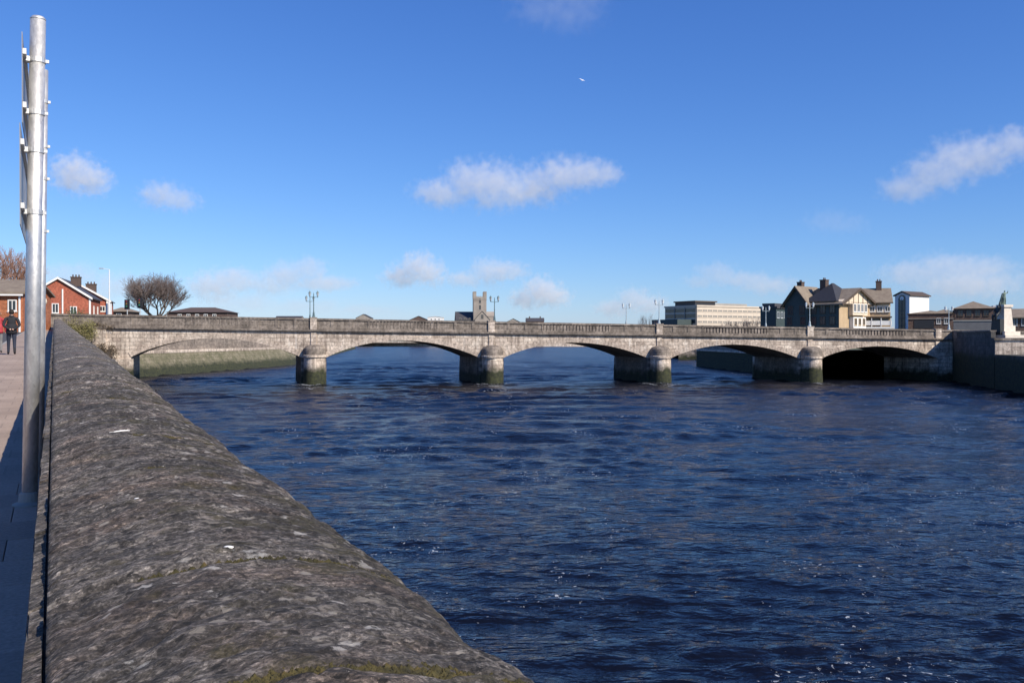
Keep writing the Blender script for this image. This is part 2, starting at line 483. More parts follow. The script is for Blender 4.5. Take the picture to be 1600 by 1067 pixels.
def water_mat():
    t = NT('river_water')
    geo = t.n('NewGeometry')
    P = geo.outputs['Position']
    mp = t.n('Mapping', ins={'Vector': P})
    mp.inputs['Scale'].default_value = (0.58, 1.25, 1.0)
    v = mp.outputs[0]
    calm = t.noise(P, 0.055, 4, 0.6, 0.5)
    n1 = t.noise(v, 1.3, 3, 0.55, 0.5)
    n2 = t.noise(v, 4.2, 3, 0.55, 0.4)
    h = t.math('ADD', t.math('MULTIPLY', n1, 1.0), t.math('MULTIPLY', n2, 0.36))
    st = t.ramp(calm, [(0.35, 0.45), (0.65, 0.95)])
    bp = t.n('Bump', ins={'Height': h, 'Strength': st, 'Distance': 0.27})
    deep = t.ramp(calm, [(0.35, (0.0030, 0.0038, 0.0075)), (0.65, (0.0045, 0.0058, 0.012))])
    # foam flecks in drifting patches
    patch = t.ramp(t.noise(P, 0.21, 6, 0.68, 1.0), [(0.45, 0.0), (0.62, 1.0)])
    fl = t.math('ADD', t.noise(P, 6.0, 4, 0.65, 0.4), t.math('MULTIPLY', patch, 0.13))
    ch_ = t.n('Attribute', attribute_name='churn')
    fl = t.math('ADD', fl, t.math('MULTIPLY', ch_.outputs['Fac'], 0.17))
    foam = t.ramp(fl, [(0.735, 0.0), (0.780, 1.0)])
    foam = t.math('MULTIPLY', foam, 0.62)
    col = t.mix(foam, deep, (0.62, 0.66, 0.70))
    # wavelets too small for the mesh far out count as roughness
    sy = t.n('SeparateXYZ', ins={0: P})
    far = t.n('MapRange', ins={0: sy.outputs[1], 1: 18.0, 2: 130.0, 3: 0.08, 4: 0.27})
    rough = t.math('MAXIMUM', far.outputs[0], t.math('MULTIPLY', foam, 0.7))
    t.done(col, rough, bp.outputs[0], IOR=1.33)
    return t.m


M['water'] = water_mat()

# ---------------------------------------------------------------- the river
def river_mesh():
    global CHURN
    ys = [9.0]
    while ys[-1] < 132: ys.append(ys[-1] * 1.0062)
    while ys[-1] < 650: ys.append(ys[-1] * 1.0085)
    ys = np.array(ys)
    ks = np.linspace(-0.66, 0.80, 760)
    Y, K = np.meshgrid(ys, ks, indexing='ij')
    X = K * (Y + 9.0)
    cell = np.maximum(np.where(Y < 132, Y * 0.0062, Y * 0.0085), (Y + 9) * 1.46 / 760)
    # large slow swirls bend the wave fronts
    wx = X + 1.3 * np.sin(0.11 * Y + 0.07 * X + 1.0) + 0.7 * np.sin(0.31 * X - 0.17 * Y)
    wy = Y + 1.2 * np.sin(0.13 * X - 0.05 * Y + 2.0) + 0.7 * np.sin(0.27 * Y + 0.21 * X)
    h = np.zeros_like(X)
    patch = 0.72 + 0.28 * np.sin(0.045 * wx + 0.09 * wy) * np.sin(0.083 * wx - 0.06 * wy + 1.3)
    for i in range(46):
        lam = 0.45 * (7.0 / 0.45) ** (i / 45.0)
        a = rng.normal(-math.pi / 2, 0.52)
        k = 2 * math.pi / lam
        amp = lam * 0.0105 * rng.uniform(0.6, 1.3) * (1.15 if lam < 1.6 else 1.0)
        ph = k * (wx * math.cos(a) + wy * math.sin(a)) + rng.uniform(0, 6.28)
        env = 0.6 + 0.4 * np.sin(0.9 / lam * wx * math.sin(a) - 0.9 / lam * wy * math.cos(a) + rng.uniform(0, 6.28))
        w = np.clip((lam / cell - 2.2) / 2.0, 0, 1)
        if lam > 1.6: w = w * (0.42 + 0.85 * np.clip((Y - 28) / 60, 0, 1) + 0.9 * np.clip((Y - 80) / 80, 0, 1))
        h += amp * w * env * (np.sin(ph) + 0.28 * np.cos(2 * ph))
    h *= patch
    # churned water at the pier noses and trailing towards the camera
    CHURN = np.zeros_like(X)
    for u_ in (0.0, 23.08, 45.66, 66.6):
        px_ = -25.7 + u_ * 0.996; py_ = 115 + u_ * 0.09 - 1.8
        dx = (X - px_ + 0.12 * (Y - py_)) ; dy = Y - py_
        CHURN = np.maximum(CHURN, np.exp(-(dx / 2.6) ** 2) * np.where(dy > 0, np.exp(-(dy / 1.5) ** 2), np.exp(dy / 9.0)))
    co_ = np.stack([X, Y, h], -1).reshape(-1, 3)
    ny, nx = X.shape
    idx = np.arange(ny * nx).reshape(ny, nx)
    f = np.stack([idx[:-1, :-1], idx[:-1, 1:], idx[1:, 1:], idx[1:, :-1]], -1).reshape(-1, 4)
    me = bpy.data.meshes.new('river')
    me.vertices.add(len(co_)); me.vertices.foreach_set('co', co_.ravel())
    me.loops.add(f.size); me.loops.foreach_set('vertex_index', f.ravel())
    me.polygons.add(len(f))
    me.polygons.foreach_set('loop_start', np.arange(0, f.size, 4))
    me.polygons.foreach_set('loop_total', np.full(len(f), 4))
    me.update(calc_edges=True)
    at_ = me.attributes.new('churn', 'FLOAT', 'POINT')
    at_.data.foreach_set('value', CHURN.ravel().astype(np.float32))
    return me


link('river', river_mesh(), M['water'], smooth=True, kind='structure', label='dark blue choppy river flowing under the bridge')
MB().add([(-600, -400, -0.5), (700, -400, -0.5), (700, 700, -0.5), (-600, 700, -0.5)], [(0, 1, 2, 3)]).build('river_water', M['water'], kind='structure', label='open river water beyond the choppy reach')
MB().add([(-9000, -3000, -3), (9000, -3000, -3), (9000, 15000, -3), (-9000, 15000, -3)], [(0, 1, 2, 3)]).build('ground', M['soil'], kind='structure', label='low ground out to the horizon')

# ---------------------------------------------------------------- left bank: quay wall, footpath, road
AL = math.atan(715 / F)          # the wall runs this far left of the view axis
GR = 0.0232                      # it climbs towards the bridge
ZW = EYE - 0.55                  # top of the wall's path-side edge beside the camera
ZP = EYE - 1.60                  # footpath beside the camera
TEND = 124.5


def wp(t, s, z=0.0):
    """Wall frame (along, across, up from slope) to the world."""
    return Vector((-t * math.sin(AL) + s * math.cos(AL), t * math.cos(AL) + s * math.sin(AL), z + GR * t))


quay = thing('quay_wall', 'long grey stone quay wall with rounded mossy coping running to the bridge', 'wall', (0, 0, 0), AL)


def prof(s):
    s = s * 1.012
    if s < 0.03:
        return 0.0 - 0.020 * ((0.03 - s) / 0.045) ** 2 + 0.0
    top = 0.05 - 0.08 * ((min(s, 0.68) - 0.3) / 0.38) ** 2
    if s < 0.3:
        top = 0.05 - 0.05 * ((0.3 - s) / 0.27) ** 1.6
    if s > 0.66:
        u = min(1.0, (s - 0.66) / 0.11)
        top -= 0.17 * (1 - math.sqrt(max(0.0, 1 - u * u)))
    return top


def joint_off(s, seed):
    return 0.035 * mnoise.noise(Vector((s * 3.1, seed * 7.7, 0.3))) + 0.012 * mnoise.noise(Vector((s * 13.0, seed * 3.1, 5.0)))


def coping_stone(t0, t1, s0seed, s1seed):
    d = max(0.6, (t0 + t1) / 2)
    res = 0.0070 if d < 4.5 else (0.016 if d < 9 else (0.05 if d < 25 else 0.25))
    ns = max(10, int(0.95 / max(res, 0.011)))
    nt = max(3, int((t1 - t0) / res))
    sv = [-0.014 + (0.77 + 0.014) * i / ns for i in range(ns + 1)]
    vs = []
    lift = random.uniform(-0.008, 0.008)
    sh = random.uniform(-0.012, 0.012)
    fine = d < 25
    for j in range(nt + 1):
        q = j / nt
        for i, s in enumerate(sv):
            a = t0 + 0.011 + joint_off(s, s0seed)
            b = t1 - 0.011 + joint_off(s, s1seed)
            t = a + (b - a) * q
            e = min(t - a, b - t)
            z = prof(s) + lift
            rr = 0.030
            if e < rr: z -= 0.020 * (1 - e / rr) ** 2
            p = Vector((s, t, 0))
            if fine:
                z += 0.012 * mnoise.fractal(p * 3.0, 1.0, 2.0, 3)
                if d < 9:
                    z += 0.0085 * mnoise.fractal(Vector((s * 10 + t * 3.0, t * 20, 1.7)), 0.75, 2.1, 5)
                    cv = abs(mnoise.noise(Vector((s * 6 + t * 4.0, t * 15, 9.1))) + 0.3 * mnoise.noise(Vector((s * 23, t * 41, 2.2))))
                    z -= 0.013 * max(0.0, 1 - cv / 0.09) * max(0.0, 0.35 + mnoise.noise(Vector((s * 3, t * 3, 6.0))))
                    z += 0.006 * max(0.0, mnoise.noise(Vector((s * 17, t * 30, 3.3))) - 0.15)
                    z -= 0.010 * max(0.0, mnoise.noise(Vector((s * 11, t * 17, 4.0))) - 0.28) * 2
            ds = sh * s + (0.030 * mnoise.noise(Vector((t * 1.7, 3.0, 8.0))) + 0.020 * mnoise.noise(Vector((t * 5.0, 1.0, 2.0)))) * max(0.0, (s - 0.3) / 0.45)
            vs.append((s + ds, t, ZW + z + GR * t))
    m = ns + 1
    fs = [(j * m + i, j * m + i + 1, (j + 1) * m + i + 1, (j + 1) * m + i) for j in range(nt) for i in range(ns)]
    # sides down into the bed
    b = MB().add(vs, fs)
    base = len(vs)
    ring = [i for i in range(m)] + [j * m + ns for j in range(1, nt + 1)] + [nt * m + i for i in range(ns - 1, -1, -1)] + [j * m for j in range(nt - 1, 0, -1)]
    low = [(vs[i][0], vs[i][1], vs[i][2] - (0.05 if vs[i][0] < 0.4 else 0.22)) for i in ring]
    n = len(ring)
    b.v += low
    b.f += [(ring[(k + 1) % n], ring[k], base + k, base + (k + 1) % n) for k in range(n)]
    return b.build('coping_stone', M['coping'], quay, smooth=True)


joints = [-1.2, -0.35, 0.50, 1.25, 1.91, 3.20, 4.15, 5.1, 6.0, 7.0]
while joints[-1] < TEND - 1.4:
    joints.append(joints[-1] + random.uniform(0.8, 1.25))
joints.append(TEND)
for k in range(len(joints) - 1):
    coping_stone(joints[k], joints[k + 1], k, k + 1)
# wall body under the coping: river face down into the water, path face with its mortar ledge
b = MB()
n = 60
for k in range(n):
    a = -3 + (TEND + 3) * k / n; c = -3 + (TEND + 3) * (k + 1) / n
    top = lambda t: ZW - 0.055 + GR * t
    vs = [(-0.048, a, ZP - 0.6 + GR * a), (0.73, a, -1.5), (0.73, c, -1.5), (-0.048, c, ZP - 0.6 + GR * c),
          (-0.048, a, top(a)), (0.73, a, top(a) - 0.1), (0.73, c, top(c) - 0.1), (-0.048, c, top(c))]
    b.add(vs, [(3, 2, 1, 0), (4, 5, 6, 7), (1, 2, 6, 5), (3, 0, 4, 7)] + ([(0, 1, 5, 4)] if k == 0 else []) + ([(2, 3, 7, 6)] if k == n - 1 else []))
b.build('wall_body', M['rubble'], quay)
# thin broken mortar strip along the path edge
b = MB()
t = -1.0
while t < 26:
    l = random.uniform(0.12, 0.42)
    w0 = -0.050 - random.uniform(0, 0.006)
    z0 = ZW - 0.046 + random.uniform(-0.006, 0.006)
    nn = 4
    vs = []
    for j in range(nn + 1):
        tt = t + l * j / nn
        zz = z0 + GR * tt + random.uniform(-0.005, 0.005)
        vs += [(w0, tt, zz - 0.05), (w0 + 0.005, tt, zz), (-0.020, tt, zz + 0.008), (-0.017, tt, zz - 0.05)]
    fs = [(4 * j + q, 4 * j + q + 1, 4 * j + q + 5, 4 * j + q + 4) for j in range(nn) for q in range(3)] + [(0, 1, 2, 3), (4 * nn + 3, 4 * nn + 2, 4 * nn + 1, 4 * nn)]
    b.add(vs, fs)
    t += l + random.uniform(0.0, 0.02)
b.build('mortar_strip', M['coping'], quay)
# moss filling the joints
for k in range(1, 12):
    b = MB()
    wide = {3: 0.040, 4: 0.013, 5: 0.022, 6: 0.014}.get(k, 0.012)
    for _ in range(2600 if k == 3 else 800):
        s = random.uniform(0.05, 0.735)
        keep = (0.5 if k == 3 else 0.12) + 0.9 * mnoise.noise(Vector((s * 6.0, k * 5.1, 2.0))) + (0.35 if k == 3 else 0.0) + (0.2 if s > 0.3 else -0.25)
        if random.random() > keep: continue
        cx = s
        cy = joints[k] + joint_off(s, k) + random.gauss(0, 0.55) * wide * (1.0 if s > 0.25 else 0.4)
        z = ZW + prof(s) + GR * cy + 0.012 * mnoise.fractal(Vector((cx, cy, 0)) * 3.0, 1.0, 2.0, 3) - 0.010
        r = random.uniform(0.25, 0.75) * (0.019 if k == 3 else 0.015)
        hgt = r * random.uniform(0.2, 0.7)
        nn = 5
        ph = random.uniform(0, 6.28)
        ring1 = [(cx + 1.4 * r * math.cos(i * 2 * math.pi / nn + ph), cy + r * math.sin(i * 2 * math.pi / nn + ph), z - 0.008) for i in range(nn)]
        b.add([(cx + random.uniform(-.4, .4) * r, cy + random.uniform(-.4, .4) * r, z + hgt)] + ring1, [(0, 1 + i, 1 + (i + 1) % nn) for i in range(nn)])
    b.build('moss', M['moss'], quay, smooth=False, kind='stuff')


def wall_top(t, s):
    return Vector((s, t, ZW + prof(s) + GR * t))


# white feather on the coping
def on_wall(px, py, c=0.52):
    """Where the ray through a photo pixel meets the coping."""
    d = Vector(((px - 800) / F, 1.0, -(py - HZ) / F))
    best = None
    for k in range(200, 9000):
        Y = k * 0.004
        X = d.x * Y
        t = -X * math.sin(AL) + Y * math.cos(AL); s = X * math.cos(AL) + Y * math.sin(AL)
        if -0.01 < s < 0.75 and EYE + d.z * Y <= ZW + prof(s) + GR * t + 0.012:
            return t, s
    return None


t, s = on_wall(190, 674)
FS = 0.42
fe = thing('feather', 'small white feather lying on the grey coping', 'feather', wp(t, s, ZW + prof(s) + 0.010), AL + R(24))
vane = []
for k in range(13):
    q = k / 12
    w = 0.016 * math.sin(math.pi * min(1, 0.12 + q * 0.9)) ** 0.7
    vane.append((q, w))
vs = []; fs = []
for k, (q, w) in enumerate(vane):
    x = -0.085 + 0.17 * q
    vs += [(x, -w, 0.004 + 0.006 * math.sin(q * 3)), (x, 0, 0.010 + 0.008 * math.sin(q * 3)), (x, w, 0.004 + 0.006 * math.sin(q * 3 + .4)), (x, 0, 0.002)]
    if k: 
        o = 4 * k
        fs += [(o - 4 + i, o - 4 + (i + 1) % 4, o + (i + 1) % 4, o + i) for i in range(4)]
fe.scale = (FS, FS, FS)
MB().add(vs, fs).build('vane', M['white'], fe, smooth=True)
MB().tube((-0.13, 0, 0.004), (0.07, 0, 0.017), 0.0022, 0.001, 5).build('quill', M['white'], fe)
# pale pebbles on the coping
for (px, py, r, lab) in ((356, 849, 0.0085, 'small white pebble lying on the coping near its second mossy joint'),
                         (214, 775, 0.006, 'tiny white pebble on the plain left part of the coping')):
    t, s = on_wall(px, py)
    bm = bmesh.new()
    bmesh.ops.create_icosphere(bm, subdivisions=2, radius=r)
    for v in bm.verts:
        v.co *= 1 + 0.5 * mnoise.noise(v.co * 90 + Vector((px, 0, 0)))
        v.co.z *= 0.45; v.co.x *= 1.5
    me = bpy.data.meshes.new('pebble'); bm.to_mesh(me); bm.free()
    o = link('pebble', me, M['white'], smooth=True, label=lab, cat='pebble')
    o.location = wp(t, s, ZW + prof(s) + 0.004)

# footpath, kerb, road: sheets in the wall's frame
fp = thing('footpath', 'pinkish paved footpath beside the quay wall', None)
fp['kind'] = 'structure'
fp.rotation_euler = (0, 0, AL)
MB().add([(-2.4, 9.6, ZP + GR * 9.6), (-0.04, 9.6, ZP + GR * 9.6), (-0.04, 130, ZP + GR * 130), (-2.4, 130, ZP + GR * 130)], [(0, 1, 2, 3)]).build('paving', M['paving'], fp)
MB().add([(-2.4, -6, ZP - 0.03 - GR * 6), (-0.04, -6, ZP - 0.03 - GR * 6), (-0.04, 9.6, ZP - 0.03 + GR * 9.6), (-2.4, 9.6, ZP - 0.03 + GR * 9.6)], [(0, 1, 2, 3)]).build('bedding', M['tarmac'], fp)
me_slab = {}
for r_ in range(26):
    t0 = -6 + 0.6 * r_
    for c_ in range(6):
        s0 = -0.05 - 0.45 * (c_ + 1) + (0.2 if r_ % 2 else 0.0)
        s1 = s0 + 0.45
        s1 = min(s1, -0.05); s0 = max(s0, -2.4)
        if s1 - s0 < 0.05: continue
        w, l = s1 - s0 - 0.005, 0.595
        key = round(w, 3)
        if key not in me_slab:
            me_slab[key] = MB().add([(0, 0, -.04), (w, 0, -.04), (w, l, -.04), (0, l, -.04), (0, 0, -.003), (w, 0, -.003), (w, l, -.003), (0, l, -.003),
                                     (.004, .004, 0), (w - .004, .004, 0), (w - .004, l - .004, 0), (.004, l - .004, 0)],
                                    [(0, 1, 5, 4), (1, 2, 6, 5), (2, 3, 7, 6), (3, 0, 4, 7), (4, 5, 9, 8), (5, 6, 10, 9), (6, 7, 11, 10), (7, 4, 8, 11), (8, 9, 10, 11)])
            me = bpy.data.meshes.new('paving_slab'); me.from_pydata(me_slab[key].v, [], me_slab[key].f); me.update(); me.materials.append(M['slab'])
            me_slab[key] = me
        o = bpy.data.objects.new('paving_slab', me_slab[key]); C.objects.link(o)
        o.parent = fp
        o.location = (s0 + .004, t0 + .004, ZP + GR * (t0 + .3) + random.uniform(-.003, .002))
        o.rotation_euler = (GR + random.uniform(-.002, .002), random.uniform(-.002, .002), 0)
fr = lambda: None
def wsheet(name, s0, s1, t0, t1, z, mat, lab, thick=0.0):
    b = MB()
    if thick:
        b.add([(s0, t0, z - .3 + GR * t0), (s1, t0, z - .3 + GR * t0), (s1, t1, z - .3 + GR * t1), (s0, t1, z - .3 + GR * t1),
               (s0, t0, z + GR * t0), (s1, t0, z + GR * t0), (s1, t1, z + GR * t1), (s0, t1, z + GR * t1)],
              [(4, 5, 6, 7), (0, 1, 5, 4), (1, 2, 6, 5), (2, 3, 7, 6), (3, 0, 4, 7)])
    else:
        b.add([(s0, t0, z + GR * t0), (s1, t0, z + GR * t0), (s1, t1, z + GR * t1), (s0, t1, z + GR * t1)], [(0, 1, 2, 3)])
    o = b.build(name, mat, kind='structure', label=lab)
    o.rotation_euler = (0, 0, AL)
    return o
wsheet('kerb', -2.55, -2.402, -6, 124, ZP + 0.005, M['concrete'], 'concrete kerb between footpath and road', 1)
wsheet('road', -9.6, -2.552, -6, 124, ZP - 0.12, M['tarmac'], 'tarmac road beside the footpath')
wsheet('verge', -160, -9.61, -6, 124, ZP - 0.06, M['soil'], 'town ground behind the road')

# ---------------------------------------------------------------- the bridge
TH = math.asin(0.09)
BX, BY = -25.7, 115.0
BW = 10.4
SK = 0.215          # the piers follow the current, askew to the parapets
def bp_(u, y, z):
    u = u - SK * max(0.0, y)
    return Vector((BX + u * math.cos(TH) - y * math.sin(TH), BY + u * math.sin(TH) + y * math.cos(TH), z))
topz = lambda u: 8.55 - 0.0165 * u
corz = lambda u: topz(u) - 1.80 + 0.0035 * u
crown = lambda u: topz(u) - 2.72 + 0.004 * u
spring = lambda u: 3.50 - 0.004 * u
bridge = thing('stone_bridge', 'weathered limestone road bridge of five low arches crossing the river', 'bridge', (BX, BY, 0), TH)
SP = [(-22.9, -1.6), (1.6, 21.48), (24.68, 44.06), (47.26, 65.0), (68.2, 84.9)]
PIERS = [0.0, 23.08, 45.66, 66.6]
BAYS = [(-22.9, 0.0), (0.0, 23.08), (23.08, 45.66), (45.66, 66.6), (66.6, 84.9)]


def archz(u, sp):
    a, b = sp
    c = (a + b) / 2; hs = (b - a) / 2
    v = min(1.0, abs((u - c) / hs))
    return spring(u) + (crown(u) - spring(u)) * (1 - v ** 2.0) ** 0.95


for bay, sp in zip(BAYS, SP):
    us = [bay[0]] if bay[0] < sp[0] - 0.01 else []
    NN = 44
    us += [sp[0] + (sp[1] - sp[0]) * (0.5 - 0.5 * math.cos(math.pi * k / NN)) for k in range(NN + 1)]
    if bay[1] > sp[1] + 0.01: us.append(bay[1])
    vs = []; fs = []
    for u in us:
        zb = archz(u, sp) if sp[0] <= u <= sp[1] else spring(u)
        vs += [(u, 0, zb), (u, 0, corz(u)), (u, BW, corz(u)), (u, BW, zb)]
    for k in range(len(us) - 1):
        o = 4 * k
        fs += [(o, o + 4, o + 5, o + 1), (o + 1, o + 5, o + 6, o + 2), (o + 3, o + 2, o + 6, o + 7)]
    MB().add(vs, fs).build('spandrel', M['ashlar'], bridge)
    vs = []; fs = []
    us = us if True else us
    ua = [u for u in us if sp[0] - 1e-6 <= u <= sp[1] + 1e-6]
    for u in ua:
        z = archz(u, sp)
        vs += [(u, 0.002, z), (u, BW - 0.002, z)]
    fs = [(2 * k, 2 * k + 1, 2 * k + 3, 2 * k + 2) for k in range(len(ua) - 1)]
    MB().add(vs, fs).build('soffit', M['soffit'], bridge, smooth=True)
    # voussoirs: each its own block, a little proud and uneven
    b = MB()
    nv = 46
    pts = []
    arc = [Vector((u, archz(u, sp))) for u in [sp[0] + (sp[1] - sp[0]) * (0.5 - 0.5 * math.cos(math.pi * k / 400)) for k in range(401)]]
    L = [0]
    for p, q in zip(arc, arc[1:]): L.append(L[-1] + (q - p).length)
    def along(d):
        import bisect
        i = min(max(1, bisect.bisect(L, d)), 400)
        f_ = (d - L[i - 1]) / max(1e-9, L[i] - L[i - 1])
        return arc[i - 1].lerp(arc[i], f_), (arc[i] - arc[i - 1]).normalized()
    for k in range(nv):
        d0 = L[-1] * k / nv + 0.012; d1 = L[-1] * (k + 1) / nv - 0.012
        (p0, q0), (p1, q1) = along(d0), along(d1)
        n0 = Vector((-q0.y, q0.x)); n1 = Vector((-q1.y, q1.x))
        th = 0.62 + random.uniform(-0.02, 0.05)
        pr = -0.055 - random.uniform(0, 0.03)
        e0 = p0 + n0 * th; e1 = p1 + n1 * th
        if max(e0.y, e1.y) > corz(e0.x) - 0.02: 
            e0.y = min(e0.y, corz(e0.x) - .02); e1.y = min(e1.y, corz(e1.x) - .02)
        p0 = p0 - n0 * 0.02; p1 = p1 - n1 * 0.02
        b.add([(p0.x, pr, p0.y), (p1.x, pr, p1.y), (e1.x, pr, e1.y), (e0.x, pr, e0.y), (p0.x, 0.5, p0.y), (p1.x, 0.5, p1.y), (e1.x, 0.01, e1.y), (e0.x, 0.01, e0.y)],
              [(0, 1, 2, 3), (0, 4, 5, 1), (3, 2, 6, 7), (1, 5, 6, 2), (0, 3, 7, 4)])
    b.build('arch_ring', M['ring'], bridge)

for u in PIERS:
    zs = spring(u)
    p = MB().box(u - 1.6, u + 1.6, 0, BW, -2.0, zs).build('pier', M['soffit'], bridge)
    cw = MB().lathe([(1.52, -2.0), (1.48, 0.6), (1.42, 1.6), (1.40, zs - 0.05), (1.52, zs + 0.0), (1.53, zs + 0.26), (1.46, zs + 0.30)], u + 0.12, 0.05, 20, math.pi, 2 * math.pi, 1.35)
    cw.build('cutwater', M['pier'], p, smooth=False)
    MB().lathe([(1.46, zs + 0.30), (1.43, zs + 0.85), (1.36, zs + 1.15), (1.15, zs + 1.42), (0.7, zs + 1.60), (0.01, zs + 1.66)], u + 0.12, 0.05, 20, math.pi, 2 * math.pi, 1.3).build('pier_cap', M['cap'], p)
    MB().lathe([(1.7, -2.0), (1.58, zs)], u, BW - 0.05, 16, 0, math.pi, 1.25).build('cutwater', M['pier'], p)
# abutments
ab = MB().slab(-36, -22.9, 0.0, BW, lambda u: -2.0, corz)
ab.build('abutment', M['ashlar'], bridge)
MB().slab(-36, -22.6, -0.45, -0.003, lambda u: -2.0, lambda u: 3.35).build('abutment_plinth', M['pier'], bridge)
MB().slab(-27.5, -25.9, -0.30, -0.003, lambda u: 3.35, lambda u: corz(u)).build('pilaster', M['ashlar'], bridge)
MB().slab(84.9, 150, 0.0, BW, lambda u: -2.0, corz).build('abutment', M['ashlar'], bridge)
# cornice, deck, parapets
MB().slab(-36, 87, -0.22, 0.35, lambda u: corz(u), lambda u: corz(u) + 0.13).slab(-36, 87, -0.32, 0.35, lambda u: corz(u) + 0.13, lambda u: corz(u) + 0.33).build('cornice', M['parapet'], bridge)
MB().slab(-36, 150, 0.353, BW - 0.353, lambda u: corz(u) + 0.002, lambda u: corz(u) + 0.55).build('deck', M['tarmac'], bridge)
MB().slab(-36, 150, BW - 0.35, BW + 0.25, lambda u: corz(u), topz).build('far_parapet', M['parapet'], bridge)
pz = lambda u: corz(u) + 0.33
bal_base = lambda u: pz(u) + 0.28
bal_top = lambda u: topz(u) - 0.24
for i, (a, b_) in enumerate([(-36, -22.9)] + BAYS + [(84.9, 150)]):
    front = -0.12; back = 0.30
    c = (a + b_) / 2
    MB().slab(a, b_, front - 0.05, back + 0.06, bal_top, topz).build('parapet_coping', M['parapet'], bridge)
    if 0 < i < 6:
        hw = 4.4
        b = MB()
        b.slab(a, b_, front, back, pz, bal_base)
        for (x0, x1) in ((a, c - hw), (c + hw, b_)):
            b.slab(x0, x1, front + 0.07, back, bal_base, bal_top)
            nb = max(1, int((x1 - x0) / 1.9))
            for k in range(nb + 1):
                xx = x0 + (x1 - x0) * k / nb
                b.slab(max(x0, xx - 0.2), min(x1, xx + 0.2), front + 0.0, front + 0.07, bal_base, bal_top)
        b.build('parapet_panel', M['parapet'], bridge)
        b = MB()
        k = 0
        x = c - hw + 0.22
        while x < c + hw - 0.1:
            b.slab(x - 0.145, x + 0.145, front + 0.06, back - 0.06, bal_base, bal_top)
            x += 0.44
        b.build('baluster_row', M['parapet'], bridge)
    else:
        MB().slab(a, b_, front + 0.05, back, pz, bal_top).build('parapet_panel', M['parapet'], bridge)
for u in PIERS + [84.9]:
    MB().slab(u - 0.42, u + 0.42, -0.28, 0.42, pz, lambda q: topz(q) + 0.03).slab(u - 0.50, u + 0.50, -0.33, 0.46, lambda q: topz(q) + 0.03, lambda q: topz(q) + 0.12).build('parapet_pedestal', M['quaylit'], bridge)
    MB().slab(u - 0.34, u + 0.34, -0.12, -0.003, lambda q: spring(q) + 1.2, lambda q: corz(q) - 0.003).build('pilaster', M['ashlar'], bridge)


seen_ = set()
for o in [c for ch_ in bridge.children for c in [ch_] + list(ch_.children)]:
    if o.data.name in seen_: continue
    seen_.add(o.data.name)
    for v_ in o.data.vertices:
        if v_.co.y > 0: v_.co.x -= SK * v_.co.y
# lamps on the bridge: two lanterns on a crossarm
def make_lamp(h, metal, glassm):
    o = thing('bridge_lamp', '', 'street lamp')
    MB().lathe([(0.20, 0), (0.20, 0.16), (0.15, 0.22), (0.13, 0.55), (0.09, 0.68), (0.07, 0.8)], n=10).build('base', metal, o)
    MB().lathe([(0.065, 0.8), (0.055, h * 0.45), (0.08, h * 0.46), (0.055, h * 0.49), (0.045, h - 0.7), (0.07, h - 0.66), (0.05, h - 0.6), (0.04, h - 0.25), (0.01, h - 0.15)], n=10).build('shaft', metal, o)
    b = MB()
    for s_ in (-1, 1):
        pts = [Vector((0, 0, h - 0.85)), Vector((s_ * 0.25, 0, h - 0.72)), Vector((s_ * 0.5, 0, h - 0.78)), Vector((s_ * 0.50, 0, h - 0.50))]
        for p, q in zip(pts, pts[1:]): b.tube(p, q, 0.03, 0.025, 6)
    b.build('crossarm', metal, o)
    for s_ in (-1, 1):
        l = MB().lathe([(0.10, h - 0.58), (0.16, h - 0.22), (0.16, h - 0.20), (0.10, h - 0.12)], s_ * 0.50, 0, 8).build('lantern', glassm, o)
        MB().lathe([(0.18, h - 0.205), (0.165, h - 0.16), (0.09, h - 0.03), (0.03, h + 0.02), (0.02, h + 0.10)], s_ * 0.50, 0, 8).build('lantern_roof', metal, l)
        MB().lathe([(0.05, h - 0.70), (0.11, h - 0.615)], s_ * 0.50, 0, 8).build('lantern_cup', metal, l)
    return o


G = 'lamps along the bridge parapets'
lampA = make_lamp(3.35, M['lampgreen'], M['greypaint'])
lampB = make_lamp(3.25, M['lamp'], M['lampglass'])
spots = [(lampA, 0.0, 0.05, 'dark green double lamp above the first pier, near parapet'),
         (lampA, 0.35, BW - .1, 'dark green double lamp on the far parapet behind the first pier'),
         (lampA, 23.5, 0.05, 'dark double lamp on the parapet just right of the church tower'),
         (lampB, 45.66, 0.05, 'pale blue double lamp over the third pier, left of the long office block'),
         (lampB, 45.66, BW - .1, 'pale thin double lamp on the far parapet left of the third pier'),
         (lampB, 66.6, 0.05, 'pale blue double lamp over the fourth pier, before the dark gable'),
         (lampB, 66.6, BW - .1, 'pale blue lamp on the far parapet between office block and rowing house'),
         (lampB, 86.6, 0.10, 'pale blue double lamp at the island end of the bridge')]
used = set()
for src, u, y, lab in spots:
    o = src if id(src) not in used else copy_tree(src)
    used.add(id(src))
    o.location = bp_(u, y, topz(u) + (0.12 if (u in PIERS and y < 1) else 0.0))
    o.rotation_euler = (0, 0, TH)
    tag(o, lab, 'street lamp', G)


